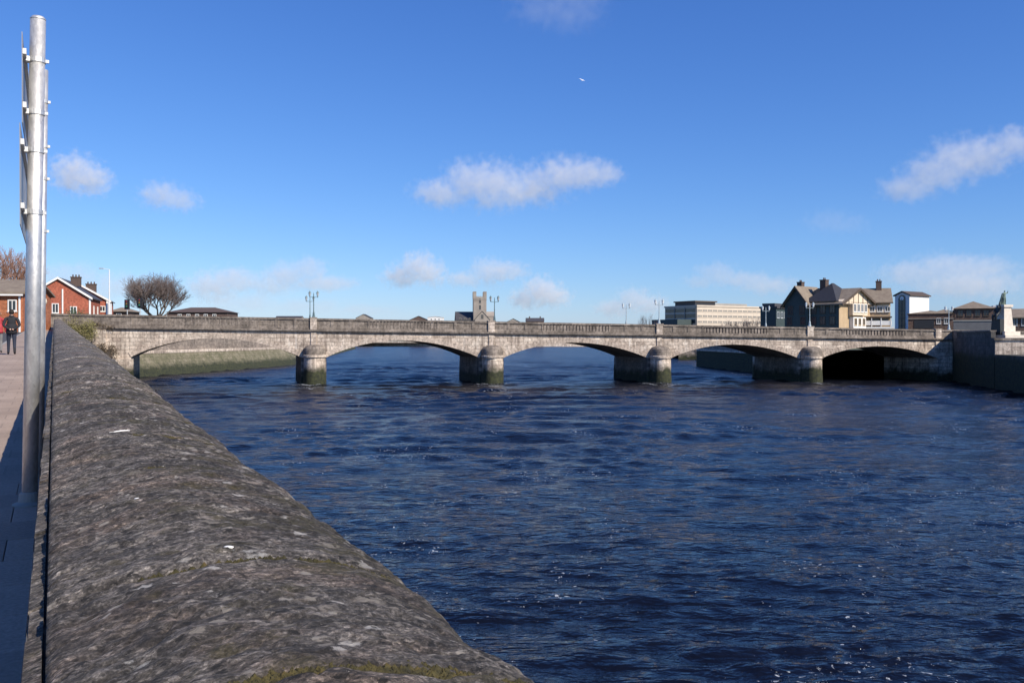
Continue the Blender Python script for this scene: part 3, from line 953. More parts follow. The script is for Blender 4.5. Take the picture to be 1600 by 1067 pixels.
# ---------------------------------------------------------------- upstream banks
def bank(name, pts, prof_, mat, lab, side=1, cat='wall'):
    """Wall or revetment following a base line; prof_ = (offset inland, height); each course its own part."""
    root = thing(name, lab, cat)
    ns = []
    for i in range(len(pts)):
        a = Vector(pts[max(0, i - 1)]); c = Vector(pts[min(len(pts) - 1, i + 1)])
        d = (c - a).normalized()
        ns.append(Vector((-d.y, d.x)) * side)
    for (pn, mt, seg) in prof_:
        vs = []
        for p, n_ in zip(pts, ns):
            for off, z in seg:
                vs.append((p[0] + n_.x * off, p[1] + n_.y * off, z))
        m = len(seg)
        fs = [(i * m + j, i * m + j + 1, (i + 1) * m + j + 1, (i + 1) * m + j) for i in range(len(pts) - 1) for j in range(m - 1)]
        MB().add(vs, fs).build(pn, mt, root)
    return root


LB = [(-58.5, 110), (-57.2, 128), (-54.5, 151), (-51.0, 175), (-48.6, 198), (-49.5, 225), (-56, 262), (-68, 350), (-86, 489), (-120, 640)]
M['revet'] = masonry('green_revetment_stone', [(0.11, 0.105, 0.06), (0.17, 0.155, 0.10), (0.24, 0.21, 0.15), (0.07, 0.075, 0.035)], bw=0.9, bh=0.5, tide=1.6, axis='yz')
bank('embankment_wall', LB, [('revetment', M['revet'], [(-0.6, -2.0), (0.0, 0.0), (1.9, 3.5)]),
                             ('ledge', M['quaylit'], [(1.9, 3.5), (1.82, 3.52), (1.82, 3.95), (3.0, 3.99)]),
                             ('upper_wall', M['bankwall'], [(3.0, 3.99), (3.2, 7.0), (3.7, 7.02), (3.72, 6.0)])],
     None, 'green stained stone embankment wall beyond the leftmost arch', 1)
v = [(p[0] - 4.6, p[1], 6.7) for p in LB]
MB().add(v + [(-3000, 640, 6.7), (-3000, 110, 6.7)], [tuple(range(len(v) + 2))]).build('bank_ground', M['soil'], kind='structure', label='raised left bank ground beyond the bridge')
# far bank closing the reach
bank('far_quay', [(-124, 641), (-60, 628), (20, 618), (140, 612), (420, 600)], [('quay_face', M['quaylit'], [(-1, -2), (0, 0), (0.5, 3.5), (4, 3.6)])], None, 'low pale stone quay across the far end of the reach', 1)
MB().add([(-4000, 644, 2.6), (4000, 603, 2.6), (5000, 9000, 2.6), (-5000, 9000, 2.6)], [(0, 1, 2, 3)]).build('far_ground', M['soil'], kind='structure', label='flat town ground beyond the far quay')
# island bank seen through the fourth arch
RB = [(43.5, 136), (41.5, 154), (39.2, 189), (60, 190.5), (110, 192)]
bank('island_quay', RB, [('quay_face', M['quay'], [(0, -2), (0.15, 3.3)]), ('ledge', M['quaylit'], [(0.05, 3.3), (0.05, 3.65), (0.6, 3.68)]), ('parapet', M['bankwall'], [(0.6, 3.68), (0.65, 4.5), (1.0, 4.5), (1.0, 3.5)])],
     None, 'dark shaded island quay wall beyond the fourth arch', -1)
bank('boathouse_quay', [(46, 245), (75, 243), (150, 240)], [('quay_face', M['bankwall'], [(0, -2), (0.2, 3.6), (2, 3.7)])], None, 'grey quay wall further upstream behind the fourth arch', 1)
MB().add([(44.5, 130, 4.2), (42.5, 154, 4.2), (40.2, 188.3, 4.2), (60, 189.5, 4.2), (110, 191, 4.2), (900, 195, 4.2), (900, 100, 4.2), (66, 100, 4.2), (66, 130, 4.2)], [tuple(range(9))]).build('island_ground', M['soil'], kind='structure', label='island ground at the right end of the bridge')
MB().add([(48, 247, 3.6), (1500, 240, 3.6), (1500, 605, 3.6), (60, 612, 3.6)], [(0, 1, 2, 3)]).build('upstream_ground', M['soil'], kind='structure', label='upstream ground beyond the island')

# right-hand river wall: dark stone for the shaded side, pale for the sunlit return, lower quay in front
rw = thing('river_wall', 'tall stone river wall, its side in deep shade, at the island end', 'wall')
J = Vector((60.9, 122.6)); K1 = Vector((56.9, 104.6))
dirv = (K1 - J).normalized()
outn = Vector((dirv.y, -dirv.x))     # towards the island (right)
if outn.x < 0: outn = -outn
def wbox(name, p, q, w, z0, z1, mat, parent, ax=None):
    n_ = (q - p).normalized(); o_ = Vector((n_.y, -n_.x))
    if o_.x < 0: o_ = -o_
    if ax is not None: o_ = ax
    vs = [(p.x, p.y, z0), (q.x, q.y, z0), (q.x + o_.x * w, q.y + o_.y * w, z0), (p.x + o_.x * w, p.y + o_.y * w, z0)]
    vs += [(x, y, z1) for x, y, _ in vs]
    return MB().add(vs, [(3, 2, 1, 0), (4, 5, 6, 7), (0, 1, 5, 4), (1, 2, 6, 5), (2, 3, 7, 6), (3, 0, 4, 7)]).build(name, mat, parent)
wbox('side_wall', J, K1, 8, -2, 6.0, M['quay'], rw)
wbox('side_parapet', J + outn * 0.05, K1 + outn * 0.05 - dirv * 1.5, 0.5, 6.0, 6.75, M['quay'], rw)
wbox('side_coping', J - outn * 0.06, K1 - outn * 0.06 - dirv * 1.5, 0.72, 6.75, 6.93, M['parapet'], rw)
frontd = Vector((outn.x, outn.y))
E1 = K1 + outn * 8.01
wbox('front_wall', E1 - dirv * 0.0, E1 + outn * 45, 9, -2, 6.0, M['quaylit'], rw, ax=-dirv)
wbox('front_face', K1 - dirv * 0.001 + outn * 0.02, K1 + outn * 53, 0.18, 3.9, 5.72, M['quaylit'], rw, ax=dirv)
wbox('front_coping', K1 - outn * 0.1, K1 + outn * 53, 0.32, 5.725, 5.98, M['parapet'], rw, ax=dirv)
LQ = K1 + dirv * 18
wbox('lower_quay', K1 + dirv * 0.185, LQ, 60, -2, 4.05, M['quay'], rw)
wbox('bridge_shoulder', J - dirv * 0.2, J + dirv * 2.2 , 6, 6.0, 7.0, M['parapet'], rw)

# ---------------------------------------------------------------- memorial with bronze figure
def skin_mesh(joints_, edges, sub=2):
    """Continuous body grown on a skeleton: joints_ = name -> (position, radius)."""
    names = list(joints_)
    me = bpy.data.meshes.new('body')
    me.from_pydata([joints_[n_][0] for n_ in names], [(names.index(a), names.index(b)) for a, b in edges], [])
    o = bpy.data.objects.new('body_tmp', me)
    C.objects.link(o)
    sk = o.modifiers.new('skin', 'SKIN')
    for i, n_ in enumerate(names):
        r_ = joints_[n_][1]
        r_ = r_ if isinstance(r_, tuple) else (r_, r_)
        me.skin_vertices[0].data[i].radius = r_
        me.skin_vertices[0].data[i].use_root = (i == 0)
    sd = o.modifiers.new('sub', 'SUBSURF'); sd.levels = sub; sd.render_levels = sub
    dg = bpy.context.evaluated_depsgraph_get()
    res = bpy.data.meshes.new_from_object(o.evaluated_get(dg))
    bpy.data.objects.remove(o)
    return res


def person_joints(pose='walk'):
    J_ = {'pelvis': ((0, 0, 0.95), (0.165, 0.12)), 'waist': ((0, 0.01, 1.10), (0.155, 0.11)), 'chest': ((0, 0.01, 1.32), (0.185, 0.125)), 'shoulders': ((0, 0.0, 1.44), (0.12, 0.09)),
          'neck': ((0, -0.01, 1.53), 0.058), 'chin': ((0, -0.03, 1.59), (0.072, 0.085)), 'head': ((0, -0.02, 1.68), (0.08, 0.10)), 'crown': ((0, -0.01, 1.75), (0.055, 0.07))}
    E = [('pelvis', 'waist'), ('waist', 'chest'), ('chest', 'shoulders'), ('shoulders', 'neck'), ('neck', 'chin'), ('chin', 'head'), ('head', 'crown')]
    for sd, x in (('l', -1), ('r', 1)):
        f_ = 0.16 * x if pose == 'walk' else 0.03 * x
        J_['hip' + sd] = ((x * 0.095, 0, 0.90), 0.10)
        J_['knee' + sd] = ((x * 0.10, -0.05 - f_ * 0.5, 0.50), 0.068)
        J_['ankle' + sd] = ((x * 0.105, 0.02 - f_ * 1.1, 0.10), 0.048)
        J_['toe' + sd] = ((x * 0.115, -0.13 - f_ * 1.1, 0.045), (0.045, 0.035))
        E += [('pelvis', 'hip' + sd), ('hip' + sd, 'knee' + sd), ('knee' + sd, 'ankle' + sd), ('ankle' + sd, 'toe' + sd)]
        J_['sh' + sd] = ((x * 0.20, 0.0, 1.42), 0.072)
        if pose == 'walk':      # hands clasped behind the back
            J_['elbow' + sd] = ((x * 0.285, 0.10, 1.16), 0.056)
            J_['wrist' + sd] = ((x * 0.09, 0.185, 1.02), 0.040)
            J_['hand' + sd] = ((x * 0.015, 0.205, 0.985), 0.036)
        elif pose == 'side':
            J_['elbow' + sd] = ((x * 0.27, 0.03, 1.16), 0.056)
            J_['wrist' + sd] = ((x * 0.28, -0.05, 0.92), 0.038)
            J_['hand' + sd] = ((x * 0.275, -0.07, 0.83), 0.034)
        else:                   # one arm raised
            J_['elbow' + sd] = ((x * 0.34, -0.05, 1.28 + 0.12 * x), 0.056)
            J_['wrist' + sd] = ((x * 0.36, -0.14, 1.26 + 0.36 * x), 0.040)
            J_['hand' + sd] = ((x * 0.36, -0.16, 1.25 + 0.45 * x), 0.036)
        E += [('shoulders', 'sh' + sd), ('sh' + sd, 'elbow' + sd), ('elbow' + sd, 'wrist' + sd), ('wrist' + sd, 'hand' + sd)]
    return J_, E


def make_person(label, loc, rz, pose, jacket, trousers, hair, scale=1.0):
    o = thing('person', label, 'person', loc, rz)
    o.scale = (scale,) * 3
    J_, E = person_joints(pose)
    me = skin_mesh(J_, E)
    me.name = 'person_body'
    skin = plain('skin', (0.50, 0.32, 0.24), (0.44, 0.27, 0.20), 6, 0.6)
    jm = plain('jacket_cloth', jacket, tuple(c * 0.7 for c in jacket), 8, 0.85, 0.3)
    tm = plain('trouser_cloth', trousers, tuple(c * 0.7 for c in trousers), 8, 0.85, 0.3)
    sm = plain('shoe_leather', (0.015, 0.015, 0.015), None, 8, 0.6)
    me.materials.clear()
    for m_ in (jm, tm, skin, sm): me.materials.append(m_)
    hands = [Vector(J_['hand' + q][0]) for q in 'lr']
    for p in me.polygons:
        c = p.center
        if c.z < 0.085: k = 3
        elif min((c - h).length for h in hands) < 0.062: k = 2
        elif c.z > 1.535: k = 2
        elif c.z < 0.90 and abs(c.x) < 0.22 and c.y < 0.17: k = 1
        else: k = 0
        p.material_index = k
        p.use_smooth = True
    link('body', me, None, o)
    # short hair over the skull, jacket hem standing off the hips, collar
    MB().lathe([(0.080, 1.62), (0.092, 1.68), (0.084, 1.74), (0.055, 1.785), (0.01, 1.80)], 0, 0.012, 14, sy=1.12).build('hair', plain('hair', hair, None, 20, 0.8), o, smooth=True)
    MB().lathe([(0.192, 0.84), (0.195, 0.93), (0.182, 1.08), (0.19, 1.22)], 0, 0.012, 16, sy=0.74).build('jacket_skirt', jm, o, smooth=True)
    MB().lathe([(0.098, 1.475), (0.088, 1.55), (0.078, 1.555)], 0, 0.0, 12).build('collar', jm, o, smooth=True)
    # ears and nose
    b = MB()
    for x in (-1, 1): b.lathe([(0.004, 1.64), (0.02, 1.655), (0.022, 1.68), (0.012, 1.70)], x * 0.105, 0.0, 8)
    b.add([(0, -0.135, 1.655), (-0.015, -0.105, 1.645), (0.015, -0.105, 1.645), (0, -0.105, 1.69)], [(0, 1, 2), (0, 2, 3), (0, 3, 1)])
    b.build('ears_and_nose', skin, o, smooth=True)
    return o


PB = at(1568, 527, 106.0)
mem = thing('memorial', 'pale stone war memorial pedestal topped by a green bronze figure', 'memorial', (PB.x + 1.55, PB.y + 2.6, 6.0), R(14))
MB().box(-1.25, 1.7, -1.5, 1.5, 0.0, 0.35).build('base_step', M['pedestal'], mem)
MB().box(-0.95, 1.3, -1.1, 1.1, 0.353, 0.8).build('base_step', M['pedestal'], mem)
MB().add([(-0.68, -0.68, .803), (0.72, -0.68, .803), (0.72, 0.68, .803), (-0.68, 0.68, .803), (-0.50, -0.50, 3.75), (0.50, -0.50, 3.75), (0.50, 0.50, 3.75), (-0.50, 0.50, 3.75)],
         [(0, 1, 5, 4), (1, 2, 6, 5), (2, 3, 7, 6), (3, 0, 4, 7), (4, 5, 6, 7)]).build('pedestal_shaft', M['pedestal'], mem)
MB().box(-0.66, 0.66, -0.66, 0.66, 3.753, 4.05).build('pedestal_cap', M['pedestal'], mem)
MB().box(0.74, 1.15, -0.5, 0.5, 0.803, 1.5).build('buttress', M['pedestal'], mem)
J_, E = person_joints('raised')
me = skin_mesh(J_, E); me.name = 'bronze_figure'
o = link('bronze_figure', me, M['bronze'], mem, smooth=True); o.location = (0.0, 0, 4.053)
MB().add([(-0.45, 0.25, 0), (0.45, 0.25, 0), (0.4, 0.55, 0), (-0.4, 0.55, 0), (-0.24, 0.1, 1.4), (0.24, 0.1, 1.4), (0.2, 0.22, 1.4), (-0.2, 0.22, 1.4)],
         [(0, 1, 5, 4), (1, 2, 6, 5), (2, 3, 7, 6), (3, 0, 4, 7), (4, 5, 6, 7), (3, 2, 1, 0)]).build('bronze_cloak', M['bronze'], mem).location = (0, 0, 4.053)
# seated dark figure on the shaded side of the pedestal
J2 = {'pelvis': ((0, 0, 0.55), 0.24), 'waist': ((0, 0.02, 0.85), 0.2), 'chest': ((0, 0.0, 1.1), 0.22), 'neck': ((0, -0.03, 1.36), 0.08), 'head': ((0, -0.08, 1.52), 0.12), 'kneel': ((-0.25, -0.55, 0.6), 0.15), 'kneer': ((0.22, -0.6, 0.62), 0.15),
      'anklel': ((-0.2, -0.6, 0.1), 0.1), 'ankler': ((0.2, -0.66, 0.1), 0.1), 'shl': ((-0.27, 0, 1.22), 0.1), 'shr': ((0.27, 0, 1.22), 0.1), 'el': ((-0.38, -0.2, 0.95), 0.08), 'er': ((0.36, -0.18, 1.45), 0.08), 'hl': ((-0.2, -0.5, 0.85), 0.06), 'hr': ((0.3, -0.25, 1.8), 0.055)}
E2 = [('pelvis', 'waist'), ('waist', 'chest'), ('chest', 'neck'), ('neck', 'head'), ('pelvis', 'kneel'), ('pelvis', 'kneer'), ('kneel', 'anklel'), ('kneer', 'ankler'), ('chest', 'shl'), ('chest', 'shr'), ('shl', 'el'), ('shr', 'er'), ('el', 'hl'), ('er', 'hr')]
me = skin_mesh(J2, E2); me.name = 'seated_figure'
o = link('seated_figure', me, M['darkbronze'], mem, smooth=True); o.location = (-1.0, -0.1, 2.0); o.rotation_euler = (0, 0, R(-80)); o.scale = (1.1, 1.1, 1.3)
MB().add([(-1.24, -0.7, .36), (-0.70, -0.7, .36), (-0.70, 0.9, .36), (-1.24, 0.9, .36), (-1.15, -0.55, 2.3), (-0.60, -0.55, 2.3), (-0.60, 0.75, 2.3), (-1.15, 0.75, 2.3)],
         [(0, 1, 5, 4), (1, 2, 6, 5), (2, 3, 7, 6), (3, 0, 4, 7), (4, 5, 6, 7)]).build('bronze_plinth', M['darkbronze'], mem)

# ---------------------------------------------------------------- building helpers
_wm = {}


def window(parent, x, y, z, w, h, rz=0.0, frame='white', bars=1, name='window', pane='glass'):
    """A window standing 5 cm proud of the wall: frame with bars, pane behind (sub-part)."""
    key = (round(w, 2), round(h, 2), frame, bars, pane)
    if key not in _wm:
        t_ = min(0.12, w * 0.12)
        b = MB()
        b.box(-w / 2, w / 2, -0.06, 0.0, 0, t_).box(-w / 2, w / 2, -0.06, 0.0, h - t_, h)
        b.box(-w / 2, -w / 2 + t_, -0.06, 0.0, t_, h - t_).box(w / 2 - t_, w / 2, -0.06, 0.0, t_, h - t_)
        for k in range(bars):
            xx = -w / 2 + w * (k + 1) / (bars + 1)
            b.box(xx - t_ * 0.35, xx + t_ * 0.35, -0.05, 0.0, t_, h - t_)
        b.box(-w / 2 - 0.06, w / 2 + 0.06, -0.10, 0.0, -0.08, -0.002)
        f_ = b.build(name, M[frame], parent)
        p = MB().box(-w / 2 + t_ * .9, w / 2 - t_ * .9, -0.03, 0.0, t_ * .9, h - t_ * .9).build('pane', M[pane], f_)
        _wm[key] = (f_.data, p.data)
    else:
        a, c = _wm[key]
        f_ = bpy.data.objects.new(name, a); C.objects.link(f_); f_.parent = parent
        p = bpy.data.objects.new('pane', c); C.objects.link(p); p.parent = f_
    f_.location = (x, y, z); f_.rotation_euler = (0, 0, rz)
    return f_


def gable_block(root, x0, x1, y0, y1, z0, eave, ridge, wallm, roofm, over=0.35, ridge_dir='y', verge=None, thick=0.18):
    """Walls with gables and a pitched roof of real thickness."""
    if ridge_dir == 'y':
        c = (x0 + x1) / 2
        MB().prism([(x0, z0), (x1, z0), (x1, eave), (c, ridge), (x0, eave)], y0, y1, 'y').build('wall', wallm, root)
        sl_ = (ridge - eave) / (c - x0)
        b = MB()
        for sg in (-1, 1):
            e = c + sg * (c - x0 + over); ze = eave - sl_ * over
            poly = [(c, ridge + 0.02), (e, ze + 0.02), (e, ze + 0.02 + thick), (c, ridge + 0.02 + thick * 1.1)]
            b.prism(poly, y0 - over, y1 + over, 'y')
        r_ = b.build('roof', roofm, root)
        if verge:
            b = MB()
            for sg in (-1, 1):
                e = c + sg * (c - x0 + over); ze = eave - sl_ * over
                b.prism([(c, ridge + 0.06 + thick), (e, ze + 0.06 + thick), (e, ze - 0.12), (c, ridge - 0.12)], y0 - over - 0.08, y0 - over - 0.004, 'y')
            b.build('bargeboard', verge, r_)
    else:
        c = (y0 + y1) / 2
        MB().prism([(y0, z0), (y1, z0), (y1, eave), (c, ridge), (y0, eave)], x0, x1, 'x').build('wall', wallm, root)
        sl_ = (ridge - eave) / (c - y0)
        b = MB()
        for sg in (-1, 1):
            e = c + sg * (c - y0 + over); ze = eave - sl_ * over
            b.prism([(c, ridge + 0.02), (e, ze + 0.02), (e, ze + 0.02 + thick), (c, ridge + 0.02 + thick * 1.1)], x0 - over, x1 + over, 'x')
        r_ = b.build('roof', roofm, root)
    return r_


def chimney(root, x, y, z0, z1, w=0.9, d=0.6, pots=2, mat='chimney'):
    c = MB().box(x - w / 2, x + w / 2, y - d / 2, y + d / 2, z0, z1).box(x - w / 2 - .07, x + w / 2 + .07, y - d / 2 - .07, y + d / 2 + .07, z1, z1 + .16).build('chimney', M[mat], root)
    b = MB()
    for k in range(pots):
        xx = x + (k - (pots - 1) / 2) * w / (pots + 0.3)
        b.lathe([(0.12, z1 + .16), (0.10, z1 + .5), (0.12, z1 + .52)], xx, y, 8)
    b.build('chimney_pots', M['brownbrick'], c)
    return c


def hip_roof(root, x0, x1, y0, y1, eave, ridge, mat, inset=None, over=0.4, name='roof'):
    x0 -= over; x1 += over; y0 -= over; y1 += over
    ins = inset if inset is not None else min((x1 - x0), (y1 - y0)) / 2 * 0.98
    if (x1 - x0) >= (y1 - y0):
        c = (y0 + y1) / 2; r0 = (x0 + ins, c, ridge); r1 = (x1 - ins, c, ridge)
        fs = [(0, 1, 5, 4), (1, 2, 5), (2, 3, 4, 5), (3, 0, 4), (3, 2, 1, 0)]
    else:
        c = (x0 + x1) / 2; r0 = (c, y0 + ins, ridge); r1 = (c, y1 - ins, ridge)
        fs = [(0, 1, 4), (1, 2, 5, 4), (2, 3, 5), (3, 0, 4, 5), (3, 2, 1, 0)]
    return MB().add([(x0, y0, eave), (x1, y0, eave), (x1, y1, eave), (x0, y1, eave), r0, r1], fs).build(name, mat, root)


# ---------------------------------------------------------------- left: brick houses
Y1 = 140.0
k1 = Y1 / F
hx = (91 - 800) * k1
zA = EYE + (HZ - 435) * k1; zE = EYE + (HZ - 465) * k1
h1 = thing('brick_house', 'red brick gabled house with white bargeboards, nearest the bridge end', 'house', (hx, Y1, 6.7), R(17), 'red brick houses on the left bank')
gable_block(h1, -4.7, 4.7, 0, 10, 0, zE - 6.7, zA - 6.7, M['brick'], M['slate'], 0.3, 'y', M['white'])
window(h1, -0.4, -0.003, 3.2, 1.0, 1.55)
window(h1, 2.2, -0.003, 3.0, 1.0, 1.3)
window(h1, -3.2, -0.003, 3.2, 1.0, 1.4)
MB().box(0.55, 0.75, -0.14, -0.003, 0, 7.0).build('downpipe', M['white'], h1)
MB().box(4.45, 4.72, -0.10, -0.003, 0, zE - 6.75).build('quoin_strip', M['white'], h1)
MB().box(1.5, 3.3, -0.5, -0.003, 2.5, 2.95).build('window_box', M['hedge'], h1)
for (yy) in (3.0, 7.0): window(h1, 4.703, yy, 3.2, 1.0, 1.3, R(90))
chimney(h1, 1.6, 6.0, zA - 7.6, zA - 6.2, 1.5, 0.8, 3)
Y2 = 154.0; k2 = Y2 / F
h2 = thing('brick_house', 'second red brick house with arched white porch, right of the nearest gable', 'house', ((122 - 800) * k2, Y2, 6.7), R(20), 'red brick houses on the left bank')
zA2 = EYE + (HZ - 444) * k2 - 6.7; zE2 = EYE + (HZ - 470) * k2 - 6.7
gable_block(h2, -5.0, 5.0, 0, 8, 0, zE2, zA2, M['brick'], M['slate'], 0.3, 'y', M['white'])
window(h2, 3.6, -0.003, 3.9, 1.5, 1.0, bars=2)
ar = MB()
arc_ = [(2.1 + 0.85 * math.cos(t_), 4.3 + 0.85 * math.sin(t_)) for t_ in [math.pi * k / 10 for k in range(11)]]
arc2 = [(2.1 + 0.6 * math.cos(t_), 4.3 + 0.6 * math.sin(t_)) for t_ in [math.pi * k / 10 for k in range(11)]]
for k in range(10):
    ar.prism([arc_[k], arc_[k + 1], arc2[k + 1], arc2[k]], -0.25, -0.003, 'y')
ar.box(2.7, 2.95, -0.25, -0.003, 2.2, 4.3).box(1.25, 1.5, -0.25, -0.003, 2.2, 4.3)
ar.build('porch_arch', M['white'], h2)
MB().box(1.5, 2.7, -0.06, -0.003, 2.2, 4.3).build('door', M['black'], h2)
MB().box(4.5, 5.0, -0.3, -0.003, 0, zE2).build('quoin_strip', M['white'], h2)
chimney(h2, 1.7, 4.0, zA2 - 1.3, zA2 + 0.15, 1.7, 0.9, 3)
Y3 = 86.0; k3 = Y3 / F
h3 = thing('brick_house', 'orange brick house with brown roof at the left edge behind the walkers', 'house', ((36 - 800) * k3, Y3, 6.2), R(10), 'red brick houses on the left bank')
zE3 = EYE + (HZ - 458) * k3 - 6.2; zR3 = EYE + (HZ - 437) * k3 - 6.2
gable_block(h3, -12, 0, 0, 8, -1, zE3, zR3, M['brick2'], M['tile'], 0.35, 'x')
for xx in (-0.95, -2.5, -4.6): window(h3, xx, -0.003, zE3 - 1.75, 0.8, 1.1)
MB().box(-12, 0.1, -0.42, -0.30, zE3 - 0.28, zE3 - 0.12).build('gutter', M['white'], h3)
MB().box(-0.35, -0.2, -0.14, -0.003, -1, zE3 - 0.3).build('downpipe', M['white'], h3)
for yy in (2.5, 5.5): window(h3, 0.003, yy, zE3 - 2.0, 0.9, 1.2, R(90))

# hip-roofed low house right of the bare tree, and a small one left of it
Y4 = 205.0; k4 = Y4 / F
h4 = thing('bungalow', 'low brown house with dark hipped roof right of the bare tree', 'house', ((308 - 800) * k4, Y4, 6.7), 0)
hw = 47 * k4
e4 = EYE + (HZ - 488) * k4 - 6.7; r4 = EYE + (HZ - 479.5) * k4 - 6.7
MB().box(-hw, hw, 0, 8, 0, e4).build('wall', M['brownbrick'], h4)
hip_roof(h4, -hw, hw, 0, 8, e4, r4, M['chimney'], 4.5)
for q in (-4, -2, 0, 2, 4): window(h4, q, -0.003, e4 - 1.5, 0.9, 1.1)
Y5 = 170.0; k5 = Y5 / F
h5 = thing('bungalow', 'small dark low house between the white lamp post and traffic signals', 'house', ((186 - 800) * k5, Y5, 6.7), 0)
e5 = EYE + (HZ - 487) * k5 - 6.7; r5 = EYE + (HZ - 480) * k5 - 6.7
MB().box(-1.8, 1.8, 0, 5, 0, e5).build('wall', M['brownbrick'], h5)
hip_roof(h5, -1.8, 1.8, 0, 5, e5, r5, M['tile'], 1.5)
window(h5, 0, -0.003, e5 - 1.4, 1.0, 1.1)


# trees: trunk tubes and a crown of separate twigs
def bare_tree(name, label, loc, H, spread, trunk_r, seed, twig='twig', levels=6, low=0.12, group=None, vase=0.9):
    rnd = random.Random(seed)
    root = thing(name, label, 'tree', loc, 0, group)
    tb = MB(); cb = MB()

    def grow(p, d, L_, r_, lev):
        segs = 3 if lev < 3 else 2
        q = p
        for k in range(segs):
            d = (d + Vector((rnd.uniform(-1, 1), rnd.uniform(-1, 1), rnd.uniform(-0.3, 0.6))) * (0.16 + 0.03 * lev)).normalized()
            e = q + d * (L_ / segs)
            rr = r_ * (1 - 0.13 * (k + 1))
            (tb if lev < 3 else cb).tube(q, e, r_ * (1 - 0.13 * k), rr, 6 if lev < 2 else (5 if lev < 3 else 3), cap=False)
            q = e
            if lev >= 2 and lev < levels and k < segs - 1:
                dd = (d + Vector((rnd.uniform(-1, 1), rnd.uniform(-1, 1), rnd.uniform(-0.2, 0.8))) * 0.9).normalized()
                grow(q, dd, L_ * 0.6, rr * 0.5, lev + 1)
        if lev < levels:
            nb = rnd.choice((2, 3, 3)) if lev else 7
            for k in range(nb):
                if lev == 0:
                    a = 2 * math.pi * (k + rnd.uniform(-.2, .2)) / nb
                    dd = Vector((math.cos(a) * vase, math.sin(a) * vase, rnd.uniform(0.55, 1.15))).normalized()
                else:
                    dd = (d * 1.0 + Vector((rnd.uniform(-1, 1), rnd.uniform(-1, 1), rnd.uniform(-0.25, 0.75))) * 0.75).normalized()
                grow(q, dd, L_ * rnd.uniform(0.66, 0.86) if lev else H * 0.27, max(r_ * (0.62 if lev else 0.5), 0.009), lev + 1)
    grow(Vector((0, 0, 0)), Vector((0, 0, 1)), H * low, trunk_r, 0)
    # fit to the wanted height and spread
    allv = np.array(tb.v + cb.v)
    sz = H / allv[:, 2].max()
    sx = spread / (np.percentile(np.abs(allv[:, :2]), 98))
    for b_ in (tb, cb):
        b_.v = [(x * sx, y * sx, z * sz) for x, y, z in b_.v]
    tb.build('trunk', M['bark'], root, smooth=True)
    cb.build('crown', M[twig], root)
    return root


Y6 = 150.0; k6 = Y6 / F
bare_tree('bare_tree', 'broad leafless tree with rounded crown standing behind the bridge approach', ((242 - 800) * k6, Y6, 6.7), EYE + (HZ - 424) * k6 - 6.7, 5.3, 0.42, 5, levels=7, low=0.26)
Y7 = 105.0; k7 = Y7 / F
bare_tree('bare_tree', 'rust brown leafless tree at the left edge above the orange brick house', ((-4 - 800) * k7, Y7, 7.0), EYE + (HZ - 384) * k7 - 7.0, 4.2, 0.35, 9, twig='rusttwig', levels=6, low=0.25)
Y8 = 240.0; k8 = Y8 / F
bare_tree('bare_tree', 'small bare tree left of the third pier lamp, beyond the bridge', ((1012 - 800) * k8, Y8, 3.0), EYE + (HZ - 489) * k8 - 3.0, 2.6, 0.2, 21, levels=5)
bare_tree('bare_tree', 'bare bush in front of the sand coloured office block, left one', ((1148 - 800) * k8, Y8, 3.6), EYE + (HZ - 497) * k8 - 3.6, 4.2, 0.2, 23, levels=5)
bare_tree('bare_tree', 'bare bush in front of the sand coloured office block, right one', ((1184 - 800) * k8, Y8 + 3, 3.6), EYE + (HZ - 490) * k8 - 3.6, 3.2, 0.2, 25, levels=5)


def leafy(name, label, cat, loc, size, n_, leaf, mat, seed, group=None, stem=True):
    rnd = random.Random(seed)
    root = thing(name, label, cat, loc, 0, group)
    b = MB()
    lobes = [(Vector((rnd.uniform(-.55, .55) * size[0], rnd.uniform(-.55, .55) * size[1], rnd.uniform(0.25, 0.75) * size[2])), rnd.uniform(0.3, 0.5)) for _ in range(9)]
    for _ in range(n_):
        c, r_ = rnd.choice(lobes)
        d = Vector((rnd.gauss(0, 1), rnd.gauss(0, 1), rnd.gauss(0, 1))).normalized() * rnd.random() ** 0.4
        p = c + Vector((d.x * size[0] * r_, d.y * size[1] * r_, d.z * size[2] * r_))
        if p.z < 0.02: p.z = rnd.uniform(0.02, 0.2)
        a = Vector((rnd.gauss(0, 1), rnd.gauss(0, 1), rnd.gauss(0, 1))).normalized(); e = a.orthogonal().normalized()
        l = leaf * rnd.uniform(0.6, 1.3)
        b.add([p, p + a * l + e * l * 0.45, p + a * l * 1.9, p + a * l - e * l * 0.45], [(0, 1, 2, 3)])
    b.build('foliage', mat, root)
    if stem:
        s_ = MB()
        for _ in range(7):
            q = Vector((rnd.uniform(-.3, .3) * size[0], rnd.uniform(-.3, .3) * size[1], size[2] * rnd.uniform(0.4, 0.8)))
            s_.tube((q.x * 0.2, q.y * 0.2, -0.1), q, 0.03, 0.012, 5)
        s_.build('stems', M['bark'], root)
    return root


